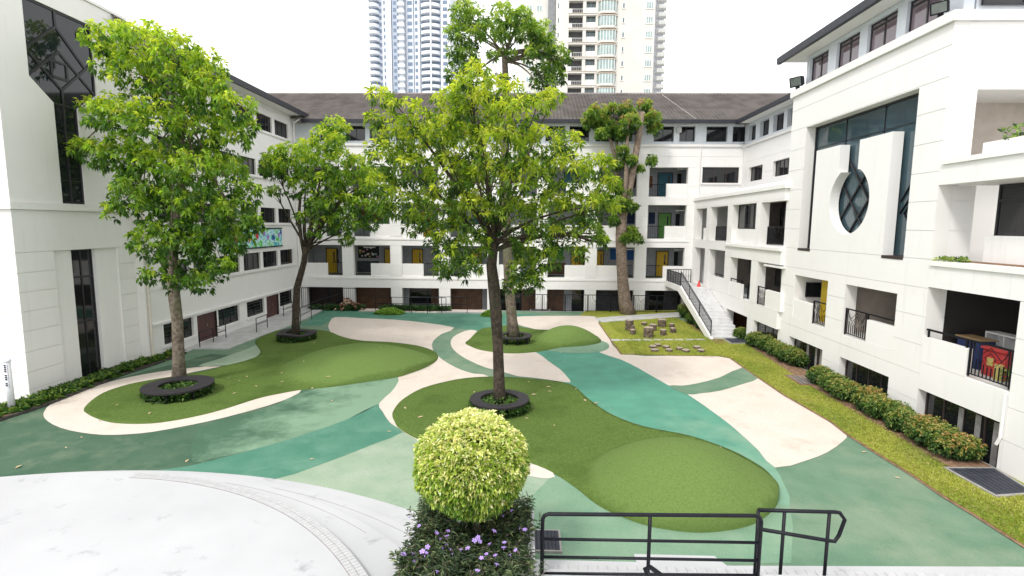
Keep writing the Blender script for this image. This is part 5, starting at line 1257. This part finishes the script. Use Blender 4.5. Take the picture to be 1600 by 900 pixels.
lb = np.clip(.50+d[:,2]*.32+rng.normal(0,.22,n), 0, .999)  # variegated leaves, paler towards the top: light from above painted into their colour
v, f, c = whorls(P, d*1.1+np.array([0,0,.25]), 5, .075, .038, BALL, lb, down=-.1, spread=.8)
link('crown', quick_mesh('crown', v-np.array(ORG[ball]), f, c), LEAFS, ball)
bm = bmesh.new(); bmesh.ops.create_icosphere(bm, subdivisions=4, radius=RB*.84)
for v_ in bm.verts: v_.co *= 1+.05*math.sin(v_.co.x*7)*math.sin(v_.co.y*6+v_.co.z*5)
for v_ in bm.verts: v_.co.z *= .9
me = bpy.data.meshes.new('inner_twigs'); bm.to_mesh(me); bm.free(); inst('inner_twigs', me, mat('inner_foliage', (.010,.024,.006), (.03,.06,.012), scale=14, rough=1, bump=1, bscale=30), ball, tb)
# narrow-leaved flowering shrub bed
fb = thing('flower_bed', 'dark narrow-leaved flowering plants with small purple flowers below topiary', 'flower bed', (-1.2, 9.0, SOILZ))
n = 1500; P = np.column_stack([rng.uniform(PXL+.02, PXR-.10, n), rng.uniform(PYN, PYF-.05, n), np.full(n, SOILZ)])
hh = rng.uniform(.25,.55,n)*(1+.18*np.sin(P[:,0]*3)+.15*np.sin(P[:,1]*4)); V, F, T, nb = [], [], [], 0
tall = (P[:,0] > -1.05) & (P[:,1] > 10.05); hh[tall] *= 1.25
lean = rng.normal(0,.22,(n,2)); top = P+np.column_stack([lean*hh[:,None], hh])
for s_ in (.25,.45,.62,.78,.90,1.0):
    Q = P+(top-P)*s_; idx = np.repeat(np.arange(n), 4); m = len(idx)
    dd = unit(np.column_stack([rng.normal(0,1,(m,2)), rng.uniform(-.1,.9,m)])); l_ = rng.uniform(.09,.17,m)
    v, f = leaf_arrays(Q[idx], dd, l_, l_*.13+.004, droop=.2); c = np.array([(.022,.05,.022),(.055,.10,.04),(.12,.17,.07),(.13,.10,.08),(.27,.33,.15)])[rng.choice(5, m, p=[.28,.32,.22,.1,.08])]*rng.uniform(.8,1.2,(m,1))
    V.append(v); F.append(f+nb); T.append(np.repeat(c,4,0)); nb += len(v)
o = link('foliage', quick_mesh('foliage', np.concatenate(V)-np.array(ORG[fb]), np.concatenate(F), np.concatenate(T)), LEAFS, fb)
sm = MB()
for k in range(0, n, 3): sm.tube([tuple(P[k]), tuple(top[k])], [.006,.004], 3, False)
part('stems', sm, mat('stem_dark', (.05,.04,.035), rough=.9), fb)['kind'] = 'stuff'
fm = MB()
for k in range(5):
    a = 2*math.pi*k/5; fm.add([(0,0,0),(.035*math.cos(a-.5),.035*math.sin(a-.5),.012),(.046*math.cos(a),.046*math.sin(a),.008),(.035*math.cos(a+.5),.035*math.sin(a+.5),.012)], [(0,1,2,3)])
fm.lathe((0,0,-.03), [(.003,0),(.010,.03)], 6)
fme = fm.mesh('flower')
fpx = [(640,808),(655,822),(688,842),(700,830),(692,856),(697,850),(704,858),(720,859),(731,857),(747,840),(749,846),(741,845),(772,830),(788,848),(806,860),(812,825),(820,828),(787,856),(755,871),(752,872),(774,868),(776,882),(746,892),(707,865),(664,868),(666,864),(634,867),(645,865),(630,866),(648,877),(668,855),(682,833),(797,867),(760,866),(660,862),(698,838),(800,798),(786,806),(717,815),(683,893),(765,850)]
for k, (x, y) in enumerate(fpx):
    y_ = 10.4-(y-800)/100*2.0; p = PY(x, y, max(y_, 8.3)); zt = SOILZ+.60+random.uniform(-.03,.08); p = G(x, y, zt)
    o = inst('flower', fme, PURP, fb, p, random.uniform(0,6), random.uniform(.85,1.2)); o.rotation_euler = (random.uniform(.1,.6), random.uniform(-.4,.4), random.uniform(0,6))

# ------------------------------------------------------------------ foreground railings
def rail_thing(label, loc, tubes, r=.032):
    t = thing('handrail', label, 'railing', loc)
    for nm, pth, rr in tubes: part(nm, MB().tube(pth, rr, 10), BLACK, t, True)
    return t
YR = 8.62; Q = lambda x, y, Y=YR: PY(x, y, Y)
PZ = .95
a, b, c, d = Q(848,803), Q(1190,806), Q(1016,804), Q(846,900)
def foot(p): return (p[0], p[1], PZ)
cr_ = .06
tl = Vector(a); trr = Vector(b)
pth = [foot(tl), tl-Vector((0,0,.10)), tl+Vector((.03,0,-.03)), tl+Vector((.10,0,0)), trr-Vector((.10,0,0)), trr+Vector((-.03,0,-.03)), trr-Vector((0,0,.10)), foot(trr)]
tubes = [('outer_frame', pth, .034), ('post', [foot(Vector(c)), Vector(c)-Vector((0,0,.01))], .032)]
for y1, y2 in ((842,848),(870,876),(896,899)):
    p1, p2 = Vector(Q(848,y1)), Vector(Q(1188,y2)); p1.x = tl.x; p2.x = trr.x; tubes.append(('rail', [p1, p2], .026))
rail_thing('black tubular railing panel with four bars in the foreground', (float(a[0]), YR, PZ), tubes)
YQ = 9.05
s0, s1, s2, s3, s4 = Q(1185,797,YQ), Q(1312,801,YQ), Q(1320,812,YQ), Q(1304,846,YQ), Q(1183,826,YQ)
p1a, p2a = Q(1226,799,YQ), Q(1296,802,YQ)
z_t = .05
part_t = [('top_rail', [s0, Q(1305,800,YQ), s1, s2, Q(1311,836,YQ), s3, Q(1290,844,YQ), s4], .034), ('post', [(p1a[0],YQ,z_t), p1a], .030), ('post', [(p2a[0],YQ,z_t), p2a], .030), ('post', [(s0[0]+.01,YQ,z_t), s0], .028)]
rail_thing('black looped stair handrail at the right of the railing panel', (float(p1a[0]), YQ, z_t), part_t)
YS = 7.7; n0, n1 = Q(1008,889,YS), Q(1075,930,YS-.9)
rail_thing('rounded end of a black handrail at the bottom edge', (float(n0[0]), YS, PZ), [('top_rail', [Q(1014,905,YS), n0, Q(1016,886,YS), n1], .036), ('post', [(n1[0],n1[1],PZ), n1], .03)])

# ------------------------------------------------------------------ railings at the back and by the left wing
def tube_rail(label, pts, hgt, nbar=2, post_every=1, r=.025, name='handrail', pick=False):
    t = thing(name, label, 'railing', tuple(pts[0])); n = len(pts)
    for k, p in enumerate(pts): part('post', MB().tube([p, (p[0],p[1],p[2]+hgt)], r, 6), BLACK, t)
    for q in range(nbar):
        h = hgt*(1-q*.45); part('rail', MB().tube([(p[0],p[1],p[2]+h) for p in pts], r, 6), BLACK, t)
    return t
def gpts(l, z=.06): return [tuple(G(x, y, z)) for x, y in l]
tube_rail('slim black handrail at the first maroon door of left wing', [(-18.3,28.6,.06),(-18.3,29.9,.06),(-18.3,31.2,.06)], .85)
tube_rail('slim black handrail before the second maroon door, nearer the camera', gpts([(401,519),(418,512)]), .9)
tube_rail('slim black handrail beyond the second maroon door', [(-18.3,38.9,.06),(-18.3,40.4,.06)], .9)
tube_rail('black sloping handrail along the walkway in the left corner', gpts([(470,507),(487,498),(505,489),(530,481)]), 1.15)
tube_rail('long black ramp railing across the back walkway', gpts([(587,486),(612,486.5),(640,487),(668,487),(697,487.5)]), 1.15)
tube_rail('black railing along the kerb right of the ramp', gpts([(643,489.5),(668,490),(690,489.5),(730,489.5)],.1), 1.3)
fn = thing('courtyard_fence', 'black metal fence with ornamental panels along the back wing', 'fence', (4, 42.95, 0))
FF = Fac('Y', 42.95, 1); ff = lambda x: PY(x, 470, 42.95)[0]
xs = np.linspace(ff(812), ff(1062), 8)
for a, b in zip(xs, xs[1:]): part('fence_panel', railing_mb(FF, a+.01, b-.01, .02, 1.42, 0, step=.16, r=.009, orn=True), BLACK, fn)
fn2 = thing('courtyard_fence', 'short black metal fence at the back left corner', 'fence', (-17, 43.05, 0)); FF2 = Fac('Y', 43.05, 1)
xs = np.linspace(-18.7, -14.0, 3)
for a, b in zip(xs, xs[1:]): part('fence_panel', railing_mb(FF2, a+.01, b-.01, .06, 1.75, 0, step=.17, r=.010), BLACK, fn2)

# ------------------------------------------------------------------ log stumps, stepping discs and paving slabs on the lawn
random.seed(21)
def log_mesh(r, h, seg=14):
    m = MB(); b = 0; ph = random.uniform(0,6); prof = [(1.05,0),(.98,.25*h),(1.0,.7*h),(.97,h*.985),(.92,h)]
    for q, z in prof:
        for k in range(seg):
            a = 2*math.pi*k/seg; rr = r*q*(1+.05*math.sin(3*a+ph)+.03*math.sin(7*a+ph*2)); m.v.append((rr*math.cos(a), rr*math.sin(a), z))
    for i in range(len(prof)-1):
        for k in range(seg): m.f.append((i*seg+k, i*seg+(k+1)%seg, (i+1)*seg+(k+1)%seg, (i+1)*seg+k))
    cap = MB(); rc = r*.93
    cap.v = [(rc*(1+.05*math.sin(3*2*math.pi*k/seg+ph))*math.cos(2*math.pi*k/seg), rc*(1+.05*math.sin(3*2*math.pi*k/seg+ph))*math.sin(2*math.pi*k/seg), h+.002) for k in range(seg)]+[(rc*.96*math.cos(2*math.pi*k/seg), rc*.96*math.sin(2*math.pi*k/seg), h+.02) for k in range(seg)]
    cap.f = [tuple(range(seg, 2*seg))]+[(k,(k+1)%seg,seg+(k+1)%seg,seg+k) for k in range(seg)]
    return m, cap
LOGB = mat('log_bark', (.055,.038,.027), (.19,.145,.105), scale=9, rough=.95, bump=1.0, bscale=30)
def log(x, ytop, ybot, wpx, label, grp, name='log_stump'):
    c = G(x, ybot-.22*wpx*.5); k = c[1]/FPX; r = wpx*k/2; h = max(.10, (ybot-ytop-wpx*.25)*k)
    t = thing(name, label, 'log stump', (c[0], c[1], .03), grp); m, cap = log_mesh(r, h)
    o = inst('bark', m.mesh('bark'), LOGB, t, (c[0],c[1],.0)); inst('cut_top', cap.mesh('cut_top'), CUTW, t, (c[0],c[1],.0))
    for p in o.data.polygons: p.use_smooth = True
g1 = 'log tables and stools on the lawn'
for x, a, b, w, lb in ((983,498,518,12.5,'tall log table at the left of the stump circle'),(1013,509,529,16,'thickest log table nearest the camera in the stump circle'),(1034,497,512.5,13.5,'tall log table at the back of the stump circle'),(987,507,518,9,'log stool touching the left log table'),(988.5,513.5,524,9.5,'log stool at the front left of stump circle'),(1006.5,502.5,509.5,9,'small dark log stool between the left and back tables'),(1020,505,518.5,12,'medium log stool just behind the thickest table'),(1036,513.5,525.5,10,'log stool at the front right of the thickest table'),(1049.5,504.5,513,8.5,'log stool at the far right of the stump circle'),(1051.5,511,521.5,9.5,'log stool at the near right of the stump circle')): log(x, a, b, w, lb, g1)
g2 = 'low stepping logs in two staggered rows on the lawn'
for k, (x, y, w) in enumerate(((1020,543,12),(1027.5,540.5,11),(1023,548.5,13),(1040.7,543.5,11),(1045.5,548.5,11),(1061.5,546,11),(1071.5,549,13),(1089,544,12),(1095,549,12))):
    log(x, y-4.5, y+2.6, w, 'low stepping log near cream paving, %s from the left' % ordn[k], g2, 'stepping_log')
for k in range(9):
    a = G(962+k*16.5, 532.2-k*.1); b_ = a[0]
    m = MB().box(-.27, .27, -.20, .20, -.02, .018); o = link('paving_slab', m.mesh('paving_slab'), CONC, None, (a[0], a[1], .034)); ORG[o] = tuple(a)
    o.rotation_euler = (0,0,random.uniform(-.06,.06)); tag(o, 'grey slab in the lawn, %s from the left' % ordn[k], 'paving slab', 'stepping slabs across the lawn')

# ------------------------------------------------------------------ small things
fc = thing('marker_post', 'white marker post with dark vertical lettering by the left block', 'post', tuple(G(18, 632)))
pb = PX(18,630,-18.9); pz = PX(5,566,-18.9)
p0 = Vector((pb[0], pb[1], .05)); p1 = Vector((pb[0], pb[1]-.02, pz[2]))
WP = mat('white_plastic', (.74,.75,.78), (.78,.79,.81), rough=.5)
part('post_body', MB().tube([p0, p1], .11, 12), WP, fc, True); part('post_cap', MB().lathe((p1.x,p1.y,p1.z), [(.135,0),(.14,.04),(.11,.08),(.0,.10)], 14), WP, fc, True)
lt = MB(); random.seed(2)
for k in range(11):
    z = p1.z-.12-k*.075
    if k in (4, 8): continue
    lt.box(p1.x-.01, p1.x+.05, p1.y-.118, p1.y-.09, z-.03, z+.022); lt.box(p1.x+.005, p1.x+.035, p1.y-.12, p1.y-.09, z-.028, z-.02)
part('lettering', lt, mat('dark_ink', (.05,.06,.09), rough=.6), fc)
lt = MB()
for k in range(16): 
    z = p1.z-.12-k*.055; lt.box(p1.x+.075, p1.x+.09, p1.y-.085, p1.y-.06, z-.018, z+.012)
part('lettering', lt, mat('faint_ink', (.35,.30,.38), rough=.6), fc)
def flood(label, p, s=1.0, yaw=0.0):
    t = thing('floodlight', label, 'floodlight', tuple(p)); x, y, z = p
    part('bracket', MB().box(x-.06*s, x+.06*s, y-.06*s, y+.06*s, z, z+.22*s), BLACK, t)
    m = MB(); a = Vector((-.75,-.55,-.25)).normalized(); u = a.cross(Vector((0,0,1))).normalized(); w = u.cross(a)
    c = Vector((x,y,z+.38*s)); q = []
    for dd, sc in ((.18,1.0),(-.16,.72)):
        for su, sw in ((-1,-1),(1,-1),(1,1),(-1,1)): q.append(tuple(c+a*dd*s+u*su*.26*s*sc+w*sw*.20*s*sc))
    part('housing', MB().add(q, [(0,1,2,3),(7,6,5,4),(0,4,5,1),(1,5,6,2),(2,6,7,3),(3,7,4,0)]), BLACK, t)
    q2 = [tuple(c+a*.186*s+u*su*.21*s+w*sw*.155*s) for su, sw in ((-1,-1),(1,-1),(1,1),(-1,1))]; q3 = [tuple(Vector(k)-a*.004) for k in q2]
    part('lens', MB().add(q2+q3, [(0,1,2,3),(7,6,5,4),(0,4,5,1),(1,5,6,2),(2,6,7,3),(3,7,4,0)]), mat('lamp_lens', (.10,.12,.11), (.16,.18,.17), rough=.1), t)
flood('large floodlight on the cornice at the upper right corner', (13.85, 19.2, 14.0), 1.0)
flood('small floodlight at the far end of the right block cornice', (13.9, 28.8, 14.0), 1.25)
# classroom furniture seen through the near balcony opening
def fur(name, label, boxes, mm, loc, cat):
    t = thing(name, label, cat, loc)
    for nm, r, m in zip([b[0] for b in boxes], [b[1] for b in boxes], mm): part(nm, MB().box(*r), m, t)
RED = mat('toy_red', (.38,.03,.03), (.44,.05,.05), rough=.5); YEL = mat('toy_yellow', (.40,.33,.10), (.46,.38,.14), rough=.5); WHT = mat('shelf_white', (.62,.62,.62), (.7,.7,.7), rough=.5); NAV = mat('navy_cloth', (.012,.025,.09), (.02,.035,.12), rough=.8)
fur('toy_kitchen', 'red and yellow toy kitchen behind the near balcony railing', [('cabinet',(14.5,14.9,16.05,16.85,2.41,3.25),0),('counter',(14.45,14.92,16.0,16.9,3.251,3.31),0),('frame',(14.3,14.449,16.0,16.18,2.41,2.9),0),('oven_door',(14.47,14.499,16.45,16.65,2.75,3.0),0)], [RED,RED,YEL,YEL], (14.7,16.4,2.41), 'toy kitchen')
fur('book_shelf', 'white low shelf behind the near balcony railing', [('top',(15.4,15.8,16.6,17.9,3.55,3.6),0),('back',(15.77,15.8,16.6,17.9,2.41,3.549),0),('side',(15.4,15.769,16.6,16.65,2.41,3.549),0),('side',(15.4,15.769,17.85,17.9,2.41,3.549),0),('divider',(15.42,15.769,17.2,17.24,2.41,3.549),0),('shelf',(15.42,15.769,16.651,17.849,3.1,3.13),0)], [WHT]*6, (15.6,17.2,2.41), 'shelf')
fur('covered_table', 'navy covered table inside the near balcony room', [('cloth',(14.75,15.25,17.3,18.2,2.41,3.36),0),('top',(14.7,15.3,17.25,18.25,3.361,3.40),0)], [NAV, mat('table_wood',(.3,.2,.1),rough=.6)], (15.0,17.8,2.41), 'table')
pt_ = thing('potted_plant', 'small green potted plant at the balcony rail', 'plant', (14.2,15.35,2.41)); part('pot', MB().lathe((14.2,15.35,2.41), [(.10,0),(.15,.25),(.13,.25),(.0,.22)], 12), BLACK, pt_)
P = np.array([14.2,15.35,2.75])+rng.normal(0,.12,(40,3)); v, f, col = whorls(P, np.tile([0,0,1.0],(40,1)), 5, .16, .07, [(.06,.16,.02),(.14,.28,.04),(.22,.36,.06)], None, down=0); link('foliage', quick_mesh('foliage', v-np.array(ORG[pt_]), f, col), LEAFS, pt_)
# fallen leaves
random.seed(4)
lm = MB().add([(-.14,0,.012),(0,.055,.035),(.15,.0,.02),(.0,-.055,.03),(0,0,.012)], [(0,4,1),(4,2,1),(0,3,4),(4,3,2)]).mesh('fallen_leaf')
lp = [(127,682),(103,698),(29,728),(292,719),(183,632),(234,645),(156,656),(249,628),(357,590),(366,614),(373,594),(386,588),(440,585),(400,603),(441,596),(513,597),(488,606),(475,580),(595,569),(491,535),(633,637),(657,651),(661,569),(826,596),(859,611),(857,604),(834,616),(914,625),(932,629),(900,607),(882,565),(823,653),(866,664),(876,550),(741,612),(1124,721),(487,716),(608,673),(519,625),(1290,592),(1350,705),(1402,745)]
onturf = lambda x, y: any(inside([tuple(q) for q in gp_], np.array([[x, y]]))[0] for gp_ in (P_TURF_L, P_TURF_M, P_TURF_S))
for x, y in lp:
    p = G(x, y, .05); m_ = mat('dry_leaf_brown', (.28,.16,.08), (.40,.26,.14), scale=20, rough=.9) if random.random() < .25 else DRYL
    o = bpy.data.objects.new('fallen_leaf', lm); COL.objects.link(o); o.location = (p[0], p[1], .03)
    dep = bpy.context.evaluated_depsgraph_get() if False else None
    s = random.uniform(.45,.95); o.scale = (s,s,s); o.rotation_euler = (0,0,random.uniform(0,6.28))
    if not lm.materials: lm.materials.append(DRYL)
    t_ = onturf(x, y)
    tag(o, 'pale dry fallen leaf lying on green turf' if t_ else 'pale dry fallen leaf lying on rubber paving', 'leaf', 'fallen leaves on turf' if t_ else 'fallen leaves on rubber paving')
    # rest the leaf on the turf surface where the turf swells
    if t_:
        for (cx, cy, a, b, rot, h) in (mound(562,571,(440,571),(684,571),3.6,.95,.10), mound(1068,758,(915,758),(1219,758),2.75,1.05,-.42), mound(888,531,(838,531),(941,531),2.2,.85)):
            dx, dy = p[0]-cx, p[1]-cy; c_, s_ = math.cos(rot), math.sin(rot); q = ((dx*c_+dy*s_)/a)**2+((-dx*s_+dy*c_)/b)**2
            if q < 1: o.location.z += h*(1-q)**1.05
    else: o.location.z = .02
